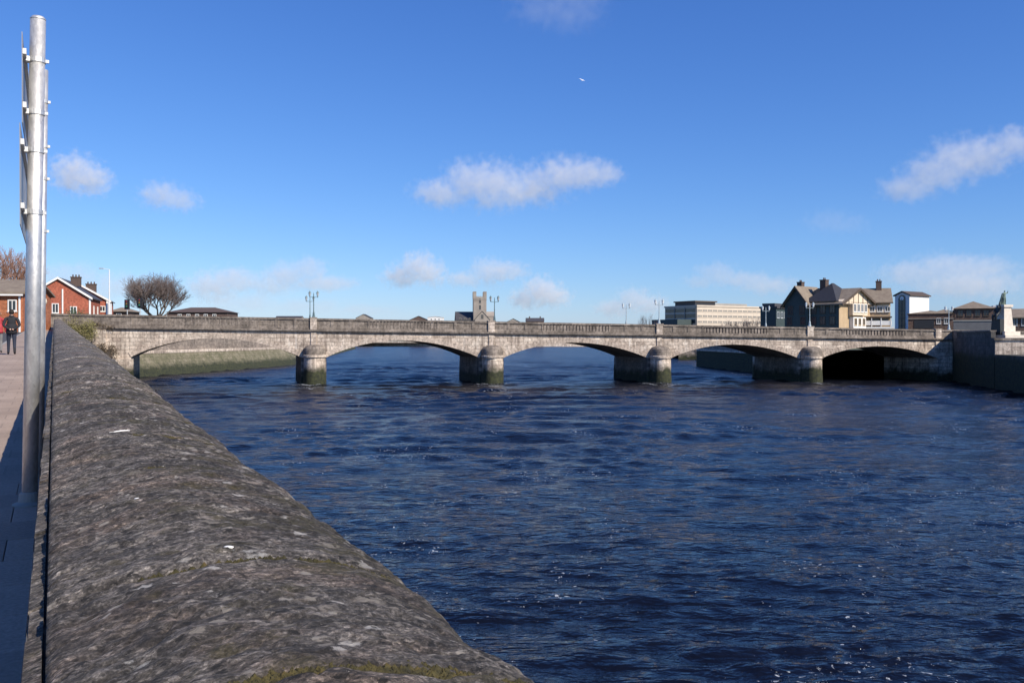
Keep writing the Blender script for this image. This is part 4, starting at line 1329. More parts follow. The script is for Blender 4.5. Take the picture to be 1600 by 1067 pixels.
Y9 = 112.0; k9 = Y9 / F
leafy('hedge', 'clipped dark green hedge in front of the nearest brick gable', 'hedge', ((119 - 800) * 0.0909, 126, 6.7), (2.4, 0.8, EYE + (HZ - 482) * 0.0909 - 6.7), 1500, 0.10, M['hedge'], 3)
leafy('shrub', 'yellow green shrub growing where the quay wall meets the bridge', 'shrub', bp_(-28.7, -0.9, 5.0), (2.6, 0.6, 3.5), 3000, 0.09, M['yellowleaf'], 4)
leafy('shrub', 'dry brown shrub rooted on the ledge of the left abutment', 'shrub', bp_(-25.6, -0.55, 3.35), (1.7, 0.35, 2.1), 900, 0.09, M['brownleaf'], 6)
leafy('shrub', 'brown ivy tuft hanging on the parapet at the left bridge end', 'shrub', bp_(-26.2, -0.30, 6.9), (2.2, 0.18, 1.2), 700, 0.07, M['brownleaf'], 8, stem=False)

# street furniture on the left bank
YL = 130.0; kL = YL / F
lp = thing('street_light', 'tall white street light column right of the brick houses', 'street light', ((171 - 800) * kL, YL, 6.7))
zt = EYE + (HZ - 421) * kL - 6.7
MB().lathe([(0.16, 0), (0.15, 1.4), (0.10, 1.5), (0.06, zt)], n=10).build('column', M['white'], lp)
MB().tube((0, 0, zt - .05), (-0.9, 0, zt + .12), 0.04, 0.035, 6).build('arm', M['white'], lp)
MB().box(-1.5, -0.85, -0.12, 0.12, zt + 0.06, zt + 0.2).build('lamp_head', M['greypaint'], lp)
MB().box(-0.62, 0.05, -0.5, -0.1, 0.0, EYE + (HZ - 474) * kL - 6.7).build('gate_pillar', M['white'], None, label='white rendered gate pillar at the foot of the white column', cat='pillar').location = ((170 - 800) * kL, YL + 1, 6.7)
for (px, py, lab) in ((199, 469, 'black traffic signal with a backing board, left one by the bare tree'), (219, 467, 'black traffic signal with a pale pole, right one by the bare tree')):
    tl = thing('traffic_light', lab, 'traffic light', ((px - 800) * k6 * 0.93, Y6 * 0.93, 6.7), 0, 'traffic lights at the bridge approach')
    zt = EYE + (HZ - py) * k6 * 0.93 - 6.7
    MB().lathe([(0.09, 0), (0.07, zt)], n=8).build('pole', M['greypaint'], tl)
    MB().box(-0.42, 0.42, -0.09, -0.06, zt - 1.45, zt + 0.1).build('backing_board', M['black'], tl)
    hd = MB().box(-0.2, 0.2, -0.36, -0.093, zt - 1.2, zt).build('signal_head', M['black'], tl)
    for q, colr in enumerate(((0.25, 0.03, 0.02), (0.28, 0.16, 0.02), (0.03, 0.2, 0.1))):
        if ('lens%d' % q) not in M: M['lens%d' % q] = plain(('red_lens', 'amber_lens', 'green_lens')[q], colr, None, 5, 0.3)
        b = MB(); zc = zt - 0.2 - 0.4 * q
        b.add([(0.13 * math.cos(a), -0.363, zc + 0.13 * math.sin(a)) for a in [2 * math.pi * i / 12 for i in range(12)]] + [(0.10 * math.cos(a), -0.39, zc + 0.10 * math.sin(a)) for a in [2 * math.pi * i / 12 for i in range(12)]],
              [(i, (i + 1) % 12, 12 + (i + 1) % 12, 12 + i) for i in range(12)] + [tuple(range(12, 24))])
        b.build('lens', M['lens%d' % q], hd)

# sign on two galvanised posts beside the wall, seen nearly edge-on
def frame_pt(t, s):
    p = wp(t, s, ZP)
    return p
sg = thing('road_sign', 'tall galvanised two post road sign seen edge-on beside the quay wall', 'road sign', wp(7.55 / math.cos(AL), -0.19, ZP), AL)
lean = Vector((0.072, 0.0, 4.08))
MB().tube((0, 0, -0.1), lean * 1.0, 0.060, 0.060, 18).build('post', M['galv'], sg, smooth=True)
MB().lathe([(0.13, -0.02), (0.13, 0.012), (0.085, 0.03), (0.075, 0.10), (0.062, 0.11)], n=18).build('base_collar', M['concrete'], sg)
MB().lathe([(0.060, 0.0), (0.061, 0.012), (0.045, 0.03), (0.0, 0.034)], n=18).build('post_cap', M['galv'], sg, smooth=True).location = lean
off = Vector((0.048, 1.45, 1.45 * GR))
MB().tube(off + Vector((0, 0, -0.1)), off + Vector((0.048, 0, 4.02)), 0.045, 0.045, 16).build('post', M['galv'], sg, smooth=True)
M['signback'] = plain('grey_sign_back', (0.20, 0.21, 0.23), (0.28, 0.29, 0.31), 3, 0.45, metal=0.3)
for (za, zb, y0, y1) in ((3.16, 3.90, -0.22, 1.75), (2.32, 3.14, -0.30, 1.80)):
    xx = -0.085 + 0.0176 * za
    pn = MB().box(xx - 0.014, xx - 0.008, y0, y1, za, zb).build('sign_panel', M['signback'], sg)
    b = MB()
    for zr in (za + 0.14, zb - 0.16):
        b.box(xx - 0.008, xx + 0.018, y0 + .06, y1 - .06, zr, zr + 0.045)
    b.build('sign_rail', M['galv'], pn)
for zr in (3.30, 3.74, 2.46, 2.98, 1.6):
    if zr < 2: continue
    x0 = lean.x * zr / lean.z
    c = MB().lathe([(0.066, zr - 0.02), (0.066, zr + 0.02), (0.060, zr + 0.021)], x0, 0, 18).lathe([(0.060, zr - 0.021), (0.066, zr - 0.02)], x0, 0, 18)
    c.box(x0 - 0.085, x0 - 0.055, -0.04, 0.04, zr - 0.02, zr + 0.02).box(x0 + 0.058, x0 + 0.088, -0.012, 0.012, zr - 0.012, zr + 0.012)
    c.build('clamp', M['galv'], sg)
    x1 = off.x + 0.048 * zr / 4.02
    MB().lathe([(0.045, zr - 0.018), (0.050, zr - 0.017), (0.050, zr + 0.017), (0.045, zr + 0.018)], x1, off.y, 16).box(x1 + 0.045, x1 + 0.068, off.y - 0.01, off.y + 0.01, zr - 0.012, zr + 0.012).build('clamp', M['galv'], sg)

# white pedestrian marker post further along the wall
Yp = 42.0
wpz = wp(Yp / math.cos(AL), -0.44, ZP)
mp_ = thing('marker_post', 'white post with a small round head standing against the quay wall', 'post', wpz, AL)
hh = (545 - 466) * Yp / F
MB().lathe([(0.075, -0.05), (0.075, hh - 0.35), (0.06, hh - 0.33)], n=12).build('post', M['white'], mp_, smooth=False)
MB().lathe([(0.05, hh - 0.33), (0.12, hh - 0.28), (0.14, hh - 0.15), (0.10, hh - 0.04), (0.0, hh)], n=12).build('post_head', M['pale'], mp_, smooth=True)

# two walkers
YW = 35.2
pw = wp(YW / math.cos(AL) , 0, ZP)
def path_pt(px, Y):
    X = (px - 800) / F * Y
    t = -X * math.sin(AL) + Y * math.cos(AL)
    return Vector((X, Y, ZP + GR * t))
make_person('person in a black jacket and jeans walking away, hands clasped behind', path_pt(18, 35.0), AL + R(183), 'walk', (0.018, 0.019, 0.024), (0.022, 0.03, 0.055), (0.02, 0.015, 0.012), 1.0)
make_person('person in a red jacket and grey trousers walking at the left edge', path_pt(-3, 36.6), AL + R(178), 'side', (0.42, 0.045, 0.055), (0.20, 0.20, 0.20), (0.09, 0.05, 0.03), 0.97)

# ---------------------------------------------------------------- skyline behind the bridge
YC = 690.0; kC = YC / F; QC = YC / 450.0
ch = thing('church', 'grey stone church with a square tower of tall corner turrets', 'church', ((750 - 800) * kC, YC, 2.6), R(6))
ch.scale = (QC, QC, QC)
zT = lambda py: (EYE + (HZ - py) * kC - 2.6) / QC
MB().box(-3.3, 3.3, 0, 6.6, 0, zT(467)).build('tower', M['church'], ch)
for sx_ in (-1, 1):
    for sy_ in (0, 1):
        b = MB().box(sx_ * 2.62 - 0.78, sx_ * 2.62 + 0.78, sy_ * 5.2 - 0.08, sy_ * 5.2 + 1.48, zT(466.9), zT(457.5))
        for q in range(3):
            b.box(sx_ * 2.62 - 0.78 + q * 0.57, sx_ * 2.62 - 0.36 + q * 0.57, sy_ * 5.2 - 0.08, sy_ * 5.2 + 1.48, zT(457.4), zT(455.5))
        b.build('turret', M['church'], ch)
b = MB()
b.box(-1.83, 1.83, -0.06, 0.5, zT(466.9), zT(464.2))
for q in range(4): b.box(-1.7 + q * 0.95, -1.2 + q * 0.95, -0.06, 0.5, zT(464.2) + .002, zT(462.6))
b.build('battlement', M['church'], ch)
for zz in (474, 484): 
    window(ch, 0, -0.003, zT(zz), 1.2, 2.4, frame='church', bars=1)
MB().box(-3.45, 3.45, -0.16, -0.003, zT(469), zT(468)).build('string_course', M['church'], ch)
gb = gable_block(ch, -12.0, -3.35, 1.5, 15, 0, zT(500), zT(487), M['church'], M['slate'], 0.3, 'x')
gable_block(ch, 3.4, 7.6, 0.5, 12, 0, zT(494), zT(487), M['church'], M['church'], 0.2, 'x')
gable_block(ch, -2.9, 4.6, -5, -0.2, 0, zT(500), zT(487), M['church'], M['slate'], 0.2, 'y')
for q in (-10, -7.5, -5): window(ch, q, 1.497, zT(503), 1.2, 2.0, frame='church')
window(ch, 0.8, -5.003, zT(499), 1.4, 2.4, frame='church', bars=2)

YD = 670.0; kD = YD / F
def far_house(px0, px1, ridge, eave, wallm, roofm, lab, name='far_house', Y=YD, gab='y', rz=0.0, z0=2.6, chim=0):
    k = Y / F
    o = thing(name, lab, 'house', (((px0 + px1) / 2 - 800) * k, Y, z0), rz)
    hw_ = (px1 - px0) / 2 * k
    e = EYE + (HZ - eave) * k - z0; r_ = EYE + (HZ - ridge) * k - z0
    gable_block(o, -hw_, hw_, 0, 10, 0, e, r_, M[wallm], M[roofm], 0.3, gab)
    for q in (-0.5, 0.0, 0.5): window(o, q * hw_, -0.003, max(1, e - 2.2), 1.0, 1.4)
    for q in range(chim): chimney(o, hw_ * (-0.6 + 1.2 * q), 5, r_ - 0.6, r_ + 1.0)
    return o
far_house(556, 580, 491, 497, 'church', 'slate', 'small dark gable peeping above the parapet left of the church')
far_house(640, 668, 494, 500, 'brownbrick', 'slate', 'dark roofed house just left of the flat white roof')
o = far_house(668, 692, 494.5, 496, 'white', 'white', 'low white building left of the church, above the parapet')
far_house(792, 812, 498, 503, 'church', 'slate', 'small grey roof right of the church lamp')
far_house(822, 850, 497, 502, 'brownbrick', 'slate', 'dark roofed house right of the church above the parapet', gab='x', chim=2)
far_house(430, 470, 494, 498, 'church', 'slate', 'long low grey roof left of the first pier lamp', gab='x')

# long office block
YO = 300.0; kO = YO / F
of = thing('office_block', 'long sand coloured office block with bands of windows', 'building', ((1089 - 800) * kO, YO, 3.6), R(32))
zO = lambda py, k=kO: EYE + (HZ - py) * k - 3.6
LO = (1197 - 1089) * kO / math.cos(R(32)) * 1.22
tO = zO(479)
MB().box(0, LO, 0, 16, 0, tO).build('wall', M['sandconc'], of)
rows = [(481.5, 487), (490, 496), (499, 505)]
for (ya, yb) in rows:
    for q in range(14):
        window(of, (q + 0.5) * LO / 14, -0.003, zO(yb), LO / 14 * 0.9, (zO(ya) - zO(yb)) * 0.72, frame='sandconc', bars=2, pane='greyglass')
    MB().box(-0.003 - 0.12, -0.003, 0.4, 15.6, zO(yb), zO(ya)).build('window_band', M['glass'], of)
MB().box(-0.25, LO + 0.2, -0.25, 16.2, tO + .002, tO + 0.5).build('cornice', M['sandconc'], of)
MB().box(2, LO * 0.34, 3, 13, tO + 0.5, zO(471)).build('roof_storey', M['black'], of)
MB().box(1.6, LO * 0.36, 2.6, 13.4, zO(471) + .002, zO(469)).build('roof_slab', M['timber'], of)
MB().box(LO * 0.34 + .3, LO * 0.9, 6, 13, tO + 0.5, tO + 1.6).build('roof_plant', M['concrete'], of)
MB().box(-7, -0.26, 2, 15, 0, zO(499)).build('side_annexe', M['darkgreen'], of)
for q in range(3): MB().box(-0.30, -0.26, 0.3 + q * 5.2, 0.6 + q * 5.2, 0, tO).build('pilaster', M['concrete'], of)

# dark low building by the rowing house
YS = 185.0; kS = YS / F
zS = lambda py: EYE + (HZ - py) * kS - 4.2
ds = thing('boat_shed', 'dark flat roofed boat shed left of the timbered house', 'shed', ((1218 - 800) * kS, YS, 4.2), R(48))
MB().box(-1.6, 4.0, 0, 3.5, 0, zS(482)).build('wall', M['darkgreen'], ds)
MB().box(-1.8, 4.2, -0.3, 3.7, zS(482) + .002, zS(479)).build('roof', M['slate'], ds)
MB().box(-1.4, 1.9, 0.4, 3.2, zS(479) + .002, zS(474)).build('roof_storey', M['slate'], ds)
for q in (-0.7, 1.0, 2.7): window(ds, q, -0.003, zS(497), 1.2, 1.3, frame='greypaint')
MB().lathe([(0.02, 0), (0.5, 0.15), (0.62, 0.5), (0.45, 0.85), (0.02, 1.0)], n=14).build('satellite_dome', M['white'], ds, smooth=True).location = (3.4, -0.1, zS(479) - 0.6)

# timbered rowing house on the island
YH = 158.0; kH = YH / F
zH = lambda py: EYE + (HZ - py) * kH - 4.2
rh = thing('rowing_house', 'half timbered cream clubhouse with steep gables and tall chimneys', 'house', ((1311 - 800) * kH, YH, 4.2), R(40))
# local: x along the sunlit front, y along the shaded river side going back-left
FX = 11.6
FY = 10.9
ev = zH(470); rd = zH(441)
MB().box(0, FX, 0, FY, 0, ev).build('wall', M['cream'], rh)
# main roof: ridge along the front over the right part, hip towards the river
MB().prism([(-0.6, ev - 0.2), (6.0, zH(447)), (11.5, ev - 0.2)], 3.2, FX - 0.4, 'x').build('roof', M['tile'], rh)
# front gable on the sunny side
gw = 11.4
gc = gw / 2
MB().prism([(0.0, ev - 0.6), (gw, ev - 0.6), (gw, ev - 0.1), (gc, zH(451)), (0.0, ev - 0.1)], -0.5, 4.5, 'y').build('gable_wall', M['pale'], rh)
b = MB()
for sg_ in (-1, 1):
    b.prism([(gc, zH(451) + 0.05), (gc + sg_ * (gc + 0.7), ev - 0.75), (gc + sg_ * (gc + 0.7), ev - 0.5), (gc, zH(451) + 0.32)], -1.0, 6.0, 'y')
b.build('gable_roof', M['tile'], rh)
b = MB()
for sg_ in (-1, 1):
    b.prism([(gc, zH(451) + 0.30), (gc + sg_ * (gc + 0.72), ev - 0.52), (gc + sg_ * (gc + 0.72), ev - 0.95), (gc, zH(451) - 0.15)], -1.1, -1.004, 'y')
b.build('bargeboard', M['timber'], rh)
# timber framing on the gable
b = MB()
for q in range(7):
    xx = gw * (q + 0.5) / 7
    hgt = zH(451) - (zH(451) - (ev - 0.1)) * abs(xx - gc) / gc
    if hgt - (ev - 0.5) > 0.4: b.box(xx - 0.07, xx + 0.07, -0.56, -0.503, ev - 0.5, hgt - 0.3)
b.box(0.1, gw - 0.1, -0.58, -0.505, ev - 0.65, ev - 0.45)
b.build('timber_frame', M['timber'], rh)
# bays and windows of the front
MB().box(gc - 2.6, gc + 2.6, -0.9, -0.003, zH(492), zH(474)).build('bay', M['pale'], rh)
for q in (-1.9, -0.65, 0.65, 1.9): window(rh, gc + q, -0.903, zH(487), 0.95, 1.5, bars=1)
MB().box(gc - 2.2, gc + 2.2, -0.8, -0.003, 0, zH(495)).build('ground_bay', M['white'], rh)
for q in (-1.45, 0, 1.45): window(rh, gc + q, -0.803, zH(508), 0.9, 1.3, bars=1, frame='cream')
# east wing: turned towards the bridge, its ridge level with the gable
WY = 165.5; kW = WY / F
wz = lambda py: EYE + (HZ - py) * kW - 4.2
Mw = (Matrix.Translation(rh.location) @ Matrix.Rotation(R(40), 4, 'Z')).inverted() @ Matrix.Translation(((1346 - 800) * kW, WY, 4.2)) @ Matrix.Rotation(R(-18), 4, 'Z')
WX = (1387 - 1346) * kW * 1.02
def wing(o, x=0.0, y=0.0, z=0.0, rz=0.0):
    o.matrix_local = Mw @ Matrix.Translation((x, y, z)) @ Matrix.Rotation(rz, 4, 'Z')
    return o
wing(MB().prism([(0, 0), (7, 0), (7, wz(471)), (3.5, wz(452)), (0, wz(471))], -2.5, WX, 'x').build('wing_wall', M['cream'], rh))
b = MB()
for sg_ in (-1, 1):
    sl_ = (wz(451) - wz(471)) / 3.5
    b.prism([(3.5, wz(451)), (3.5 + sg_ * 4.1, wz(471) - 0.6 * sl_), (3.5 + sg_ * 4.1, wz(471) - 0.6 * sl_ + 0.2), (3.5, wz(451) + 0.2)], -2.5, WX + 0.4, 'x')
wing(b.build('wing_roof', M['tile'], rh))
wing(MB().box(-0.2, WX + 0.42, -0.68, -0.56, wz(474.8), wz(473.6)).build('gutter', M['timber'], rh))
xc = (1373 - 1346) * kW
c_ = chimney(rh, 0, 0, wz(462), wz(439.5), 0.95, 0.95, 2)
wing(c_, xc, 3.3)
wing(MB().box(-0.3, WX - 0.15, -0.12, -0.003, wz(489), wz(476)).build('timber_panel', M['pale'], rh))
for q in range(4):
    wing(window(rh, 0, 0, 0, 0.95, wz(479) - wz(487.5), frame='white'), 0.5 + q * (WX - 1.0) / 3, -0.123, wz(487.5))
wing(MB().box(-0.5, WX + 0.1, -1.9, -0.003, wz(497), wz(495)).build('verandah_roof', M['timber'], rh))
for q in range(4):
    xx = 0.0 + q * (WX - 0.1) / 3
    wing(MB().box(xx - 0.07, xx + 0.07, -1.85, -1.71, 0, wz(497)).build('verandah_post', M['white'], rh))
wing(MB().box(0.1, WX - 0.3, -0.08, -0.003, wz(506), wz(498)).build('verandah_glazing', M['glass'], rh))
wing(MB().box(-0.3, WX + 0.1, -1.8, -1.66, wz(508.5), wz(501.5)).build('verandah_parapet', M['white'], rh))
wing(MB().box(-0.5, WX + 0.4, -2.6, -2.45, 0, wz(511)).build('terrace_wall', M['white'], rh))
# river side: shade painted in as dark walls, two cross gables with bargeboards
def side_gable(y0, y1, apex, nm):
    c = (y0 + y1) / 2
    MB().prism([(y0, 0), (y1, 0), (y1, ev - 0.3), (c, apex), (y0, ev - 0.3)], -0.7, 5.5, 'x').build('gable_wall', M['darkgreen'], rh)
    b = MB()
    for s_ in (-1, 1):
        b.prism([(c, apex + 0.05), (c + s_ * ((y1 - y0) / 2 + 0.6), ev - 1.0), (c + s_ * ((y1 - y0) / 2 + 0.6), ev - 0.75), (c, apex + 0.32)], -1.2, 6.4, 'x')
    b.build('gable_roof', M['tile'], rh)
    b = MB()
    for s_ in (-1, 1):
        b.prism([(c, apex + 0.3), (c + s_ * ((y1 - y0) / 2 + 0.6), ev - 0.78), (c + s_ * ((y1 - y0) / 2 + 0.6), ev - 1.15), (c, apex - 0.15)], -1.3, -1.204, 'x')
    b.build('bargeboard', M['timber'], rh)
    for q in (-1.2, 1.2): window(rh, -0.703, c + q, zH(490), 1.1, 1.6, R(-90), frame='timber')
    for q in (-1.4, 1.4): window(rh, -0.703, c + q, zH(507), 1.1, 1.5, R(-90), frame='timber')
MB().box(-0.02, -0.003, 0, FY, 0.2, ev - 0.2).build('side_shade_sheet', M['darkgreen'], rh)  # thin dark sheet standing in for shade on this wall
hip_roof(rh, 0.0, 8.5, 0.6, FY * 0.62, ev, zH(439.5), M['shadeslate'], 4.2, 0.3)
side_gable(FY * 0.53, FY * 0.97, zH(446.5), 'left')
for q in (1.3, 3.2, 5.0): window(rh, -0.023, q, zH(489), 1.1, 1.5, R(-90), frame='timber')
for q in (1.3, 3.2, 5.0): window(rh, -0.023, q, zH(507), 1.1, 1.5, R(-90), frame='timber')
def chim_px(px, ptop, pbot, y, w):
    """Chimney whose shaft is seen at photo column px."""
    best = None
    for q in range(0, 300):
        x = -2 + q * 0.1
        P = Vector((rh.location.x + x * math.cos(R(40)) - y * math.sin(R(40)), rh.location.y + x * math.sin(R(40)) + y * math.cos(R(40))))
        e = abs(800 + F * P.x / P.y - px)
        if best is None or e < best[0]: best = (e, x, P.y)
    kk = best[2] / F
    chimney(rh, best[1], y, EYE + (HZ - pbot) * kk - 4.2, EYE + (HZ - ptop) * kk - 4.2, w, w, 2)
chim_px(1251, 442, 475, FY * 0.99, 1.0)
chim_px(1288, 438.5, 478, FY * 0.46, 1.15)

# white tall house with a dark glazed gable
YV = 205.0; kV = YV / F
zV = lambda py: EYE + (HZ - py) * kV - 4.0
vh = thing('white_house', 'tall white building with a dark glazed gable front', 'house', ((1421 - 800) * kV, YV, 3.9), R(36))
fx = 8.5; fy = 3.6
MB().box(0, fx, 0, fy, 0, zV(461)).build('wall', M['white'], vh)
MB().prism([(0, zV(461)), (fy, zV(461)), (fy / 2, zV(455.5))], 0, fx, 'x').build('gable_wall', M['white'], vh)
b = MB()
for sgn in (-1, 1):
    e = fy / 2 + sgn * (fy / 2 + 0.35)
    b.prism([(fy / 2, zV(455.5) + .02), (e, zV(461.6)), (e, zV(461.6) + .25), (fy / 2, zV(455.5) + .3)], -0.3, fx + 0.3, 'x')
b.build('roof', M['timber'], vh)
gl = MB().box(-0.10, -0.003, fy * 0.28, fy * 0.72, 0.5, zV(465)).build('glazing', M['glass'], vh)
b = MB()
for q in range(5): b.box(-0.16, -0.103, fy * 0.28, fy * 0.72, 1.5 + q * 1.7, 1.6 + q * 1.7)
for q in (0.28, 0.5, 0.72): b.box(-0.17, -0.105, fy * q - 0.05, fy * q + 0.05, 0.5, zV(465))
b.build('glazing_bar', M['darkgreen'], gl)
c_ = [(fy * 0.5 + fy * 0.22 * math.cos(a), zV(465) + fy * 0.22 * math.sin(a)) for a in [math.pi * i / 12 for i in range(13)]]
MB().prism(c_, -0.10, -0.003, 'x').build('round_window', M['glass'], vh)
MB().prism([(fy * 0.5 + fy * 0.13 * math.cos(a), zV(465.2) + fy * 0.13 * math.sin(a)) for a in [2 * math.pi * i / 14 for i in range(14)]], -0.14, -0.103, 'x').build('clock_face', M['lampglass'], vh)

# brown low building and others at the right
YB = 170.0; kB = YB / F
zB = lambda py: EYE + (HZ - py) * kB - 4.2
bb = thing('brown_building', 'low brown brick building with a dark opening right of the white house', 'building', ((1454 - 800) * kB, YB, 4.2), R(-24))
hwb = 32 * kB
MB().box(-hwb, hwb, 0, 9, 0, zB(490)).build('wall', M['brownbrick'], bb)
hip_roof(bb, -hwb, hwb, 0, 9, zB(490), zB(485), M['tile'], 1.2, 0.2)
MB().box(-2.9, 0.6, -0.06, -0.003, zB(513), zB(500)).build('opening', M['black'], bb)
for q in (1.4, 2.7): window(bb, q, -0.003, zB(506), 0.8, 1.1)
MB().box(-hwb - .1, hwb + .1, -0.15, -0.003, zB(498.5), zB(497.5)).build('string_course', M['concrete'], bb)
YE = 185.0; kE = YE / F
zE_ = lambda py: EYE + (HZ - py) * kE - 4.2
hb = thing('hipped_hall', 'dark brick hall with a pointed hipped roof left of the memorial', 'building', ((1524 - 800) * kE, YE, 4.2), R(-24))
MB().box(-3.9, 3.4, 0, 8, 0, zE_(482)).build('wall', M['brownbrick'], hb)
hip_roof(hb, -3.9, 3.4, 0, 8, zE_(482), zE_(470), M['tile'], 3.3, 0.4)
MB().box(-7.5, -3.95, 1, 7, 0, zE_(487)).build('wing', M['brownbrick'], hb)
hip_roof(hb, -7.5, -3.95, 1, 7, zE_(487), zE_(482), M['tile'], 1.5, 0.3, 'wing_roof')
MB().box(3.45, 6.0, 1, 7, 0, zE_(480)).build('side_block', M['black'], hb)
MB().box(3.3, 6.2, 0.8, 7.2, zE_(480) + .002, zE_(477.5)).build('flat_roof', M['white'], hb)
for q in (-2.8, -1.2, 0.4, 2.0): window(hb, q, -0.003, zE_(494), 1.1, 1.3, frame='timber')
YG = 150.0; kG = YG / F
gw_ = thing('grey_wall', 'plain grey rendered garden wall in front of the hipped hall', 'wall', ((1527 - 800) * kG, YG, 4.2), R(-22))
MB().box(-3.6, 3.6, 0, 0.4, 0, EYE + (HZ - 502) * kG - 4.2).build('wall_panel', M['chimgrey'], gw_)
MB().box(-3.7, 3.7, -0.08, 0.48, EYE + (HZ - 502) * kG - 4.198, EYE + (HZ - 500) * kG - 4.2).build('coping', M['concrete'], gw_)
YR = 160.0; kR = YR / F
zR = lambda py: EYE + (HZ - py) * kR - 4.2
rr_ = thing('brown_roofed_house', 'dark house with brown roof right of the memorial', 'house', ((1610 - 800) * kR, YR, 4.2), R(-24))
gable_block(rr_, -3.8, 6, 0, 9, 0, zR(496), zR(483), M['brownbrick'], M['tile'], 0.4, 'x')
for q in (-2.6, -0.9, 0.8): window(rr_, q, -0.003, zR(509), 1.1, 1.5, frame='greypaint')
chimney(rr_, -3.0, 4.5, zR(486), zR(481), 0.8, 0.6)

# gull high over the river
gp = at(909, 126, 95)
gu = thing('gull', 'tiny white gull gliding high over the river', 'bird', gp, R(35))
gu.rotation_euler = (R(60), R(10), R(30)); gu.scale = (0.65, 0.65, 0.65)
MB().lathe([(0.01, -0.22), (0.055, -0.12), (0.075, 0.0), (0.05, 0.13), (0.035, 0.18), (0.01, 0.24)], n=10).build('body', M['white'], gu, smooth=True).rotation_euler = (R(90), 0, 0)
for s_ in (-1, 1):
    MB().add([(0, -0.07, 0.03), (s_ * 0.25, -0.10, 0.12), (s_ * 0.62, 0.05, 0.04), (s_ * 0.25, 0.05, 0.11), (0, 0.07, 0.03), (s_ * 0.25, -0.02, 0.135)],
             [(0, 1, 5), (1, 2, 5), (2, 3, 5), (3, 4, 5), (4, 0, 5), (0, 4, 3, 2, 1)]).build('wing', M['white'], gu)


# ---------------------------------------------------------------- clouds: real scattering volumes kilometres away
def cloud(label, dist, lobes, dens=1.0, nscale=4.0, seed=0, namp=1.2):
    """lobes: (px, py, rx, ry) in photo pixels at the given distance, each with its own depth."""
    k = dist / F
    cx = sum(l[0] for l in lobes) / len(lobes); cy = sum(l[1] for l in lobes) / len(lobes)
    o0 = at(cx, cy, dist)
    t = NT('cloud_vapour')
    t.t.nodes.remove(t.b)
    tc = t.n('TexCoord')
    ob = tc.outputs['Object']
    size = max(max(abs(l[0] - cx) + l[2] for l in lobes), 1) * k
    acc = None
    bm = bmesh.new()
    rnd = random.Random(seed)
    for (px, py, rx, ry) in lobes:
        c = Vector(((px - cx) * k, rnd.uniform(-0.3, 0.3) * rx * k, -(py - cy) * k))
        r_ = Vector((rx * k * 1.24, rx * k * 1.0, ry * k * 1.26))
        sub = t.n('VectorMath', operation='SUBTRACT'); t.put(sub.inputs[0], ob); sub.inputs[1].default_value = c
        dv = t.n('VectorMath', operation='DIVIDE'); t.put(dv.inputs[0], sub.outputs[0]); dv.inputs[1].default_value = r_
        ln = t.n('VectorMath', operation='LENGTH'); t.put(ln.inputs[0], dv.outputs[0])
        f_ = t.math('SUBTRACT', 1.0, ln.outputs['Value'])
        acc = f_ if acc is None else t.math('MAXIMUM', acc, f_)
        for i_ in range(90):
            zz_ = 1 - 2 * (i_ + 0.5) / 90; a_ = i_ * 2.399963
            q_ = math.sqrt(1 - zz_ * zz_)
            bm.verts.new(Vector((q_ * math.cos(a_) * r_.x, q_ * math.sin(a_) * r_.y, zz_ * r_.z)) * 1.03 + c)
    off_ = t.n('VectorMath', operation='ADD'); t.put(off_.inputs[0], ob); off_.inputs[1].default_value = (seed * 1000.0, seed * 333.0, 0)
    nz = t.noise(off_.outputs[0], nscale * 1.35 / size, 7, 0.64)
    d = t.math('ADD', acc, t.math('MULTIPLY', t.math('SUBTRACT', nz, 0.56), namp * 2.0))
    mr = t.n('MapRange', interpolation_type='SMOOTHSTEP', ins={0: d, 1: 0.0, 2: 0.62, 3: 0.0, 4: 1.0})
    dn = t.math('MULTIPLY', mr.outputs[0], dens * 1.9 / size)
    vol = t.n('VolumePrincipled', ins={'Color': (0.985, 0.985, 0.99, 1), 'Density': dn, 'Anisotropy': 0.0})
    t.t.links.new(vol.outputs[0], t.out.inputs['Volume'])
    h = bmesh.ops.convex_hull(bm, input=bm.verts)
    bmesh.ops.delete(bm, geom=list({e for e in list(h['geom_interior']) + list(h['geom_unused']) if isinstance(e, bmesh.types.BMVert)}), context='VERTS')
    bmesh.ops.recalc_face_normals(bm, faces=bm.faces)
    me = bpy.data.meshes.new('cloud'); bm.to_mesh(me); bm.free()
    me.materials.append(t.m)
    o = link('cloud', me, None, label=label, cat='cloud', group='small clouds over the river')
    o.location = o0
    return o


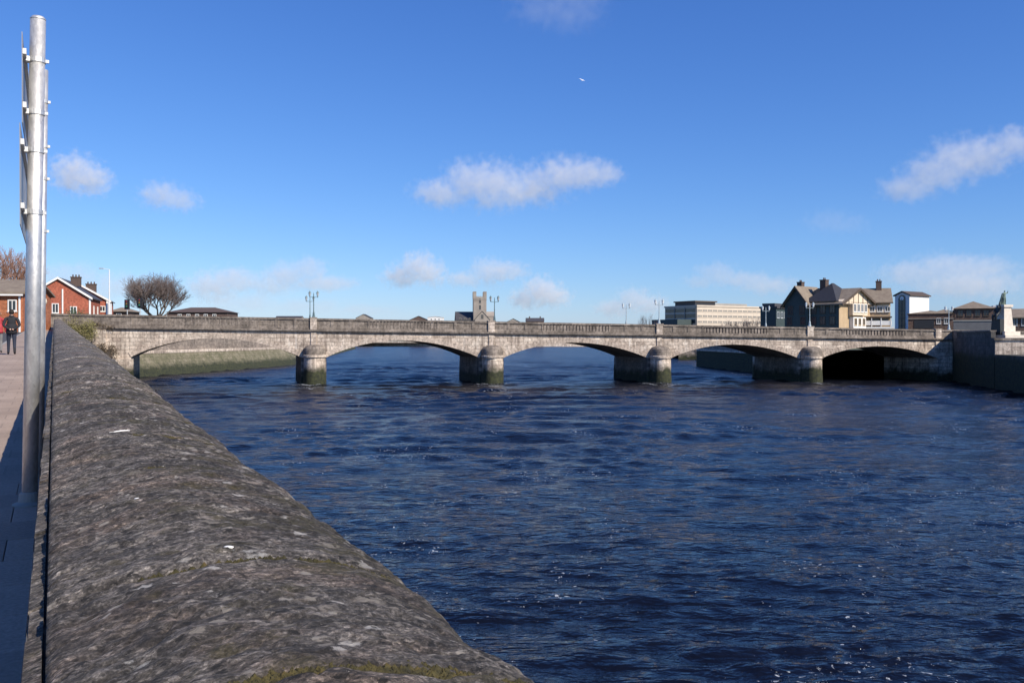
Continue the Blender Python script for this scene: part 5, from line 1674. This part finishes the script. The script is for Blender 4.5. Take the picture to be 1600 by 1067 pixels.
cloud('small round cloud high above the brick houses', 4300, [(122, 274, 42, 34), (142, 280, 34, 28)], 0.8, 3.5, 1)
cloud('faint small cloud above and left of the bare tree', 4700, [(250, 304, 40, 24), (278, 312, 34, 20)], 0.5, 3.5, 2)
cloud('broad left half of the middle cloud bank above the bridge', 4500, [(690, 304, 50, 24), (736, 284, 50, 36), (770, 290, 56, 42), (800, 300, 46, 26)], 1.0, 5.0, 3)
cloud('right half of the middle cloud bank with a wispy tail', 4600, [(845, 290, 46, 36), (878, 276, 52, 32), (920, 272, 50, 24), (950, 276, 30, 14)], 0.9, 5.0, 4)
cloud('long bright cloud rising towards the upper right corner', 4200, [(1420, 293, 50, 24), (1462, 270, 54, 34), (1496, 252, 50, 42), (1545, 240, 60, 34), (1590, 222, 50, 28)], 0.9, 6.0, 5)
cloud('thin wisp of cloud at the top edge of the sky', 3600, [(860, 6, 70, 34), (905, 0, 60, 44), (890, 30, 34, 30)], 0.10, 4.0, 6)
cloud('small puffy cloud over the gap between first pier and church', 8200, [(628, 432, 34, 20), (655, 420, 36, 28), (672, 428, 30, 22)], 1.0, 4.0, 7)
cloud('low flat cloud directly above the church tower', 8200, [(725, 437, 34, 14), (762, 424, 34, 26), (792, 424, 40, 16)], 0.8, 5.0, 8)
cloud('white tufted cloud right of the church lamp', 8600, [(820, 468, 30, 18), (846, 456, 36, 26), (862, 464, 34, 18)], 1.0, 4.0, 9)
cloud('low cloud touching the skyline above the third pier', 8800, [(960, 482, 36, 16), (990, 470, 34, 24), (1015, 476, 36, 18)], 0.7, 4.5, 10)
cloud('grey streaked cloud above the long office block', 7600, [(1095, 440, 34, 14), (1120, 428, 40, 20), (1165, 436, 56, 14), (1200, 446, 60, 16)], 0.6, 6.0, 11)
cloud('wide soft cloud bank above the white building', 7000, [(1425, 428, 60, 26), (1480, 418, 60, 26), (1535, 418, 60, 22), (1500, 446, 100, 24)], 0.6, 6.0, 12)
cloud('soft grey cloud right of the bare tree', 8000, [(335, 448, 50, 26), (362, 438, 46, 24)], 0.6, 4.0, 13)
cloud('brighter cloud with grey base left of the first pier lamp', 8000, [(425, 446, 40, 20), (446, 432, 44, 26), (482, 420, 36, 22), (500, 442, 60, 14)], 0.8, 5.0, 14)
cloud('very faint cloud patch between the middle and right clouds', 6000, [(1300, 345, 46, 22), (1325, 352, 36, 18)], 0.07, 4.0, 15)
cloud('pale haze cloud low behind the brick houses', 9000, [(110, 432, 60, 22), (180, 448, 60, 26)], 0.4, 4.0, 16)
cloud('low pale cloud band on the skyline right of the first pier', 9500, [(380, 474, 90, 18), (470, 478, 80, 14), (560, 484, 70, 10)], 0.35, 5.0, 17)
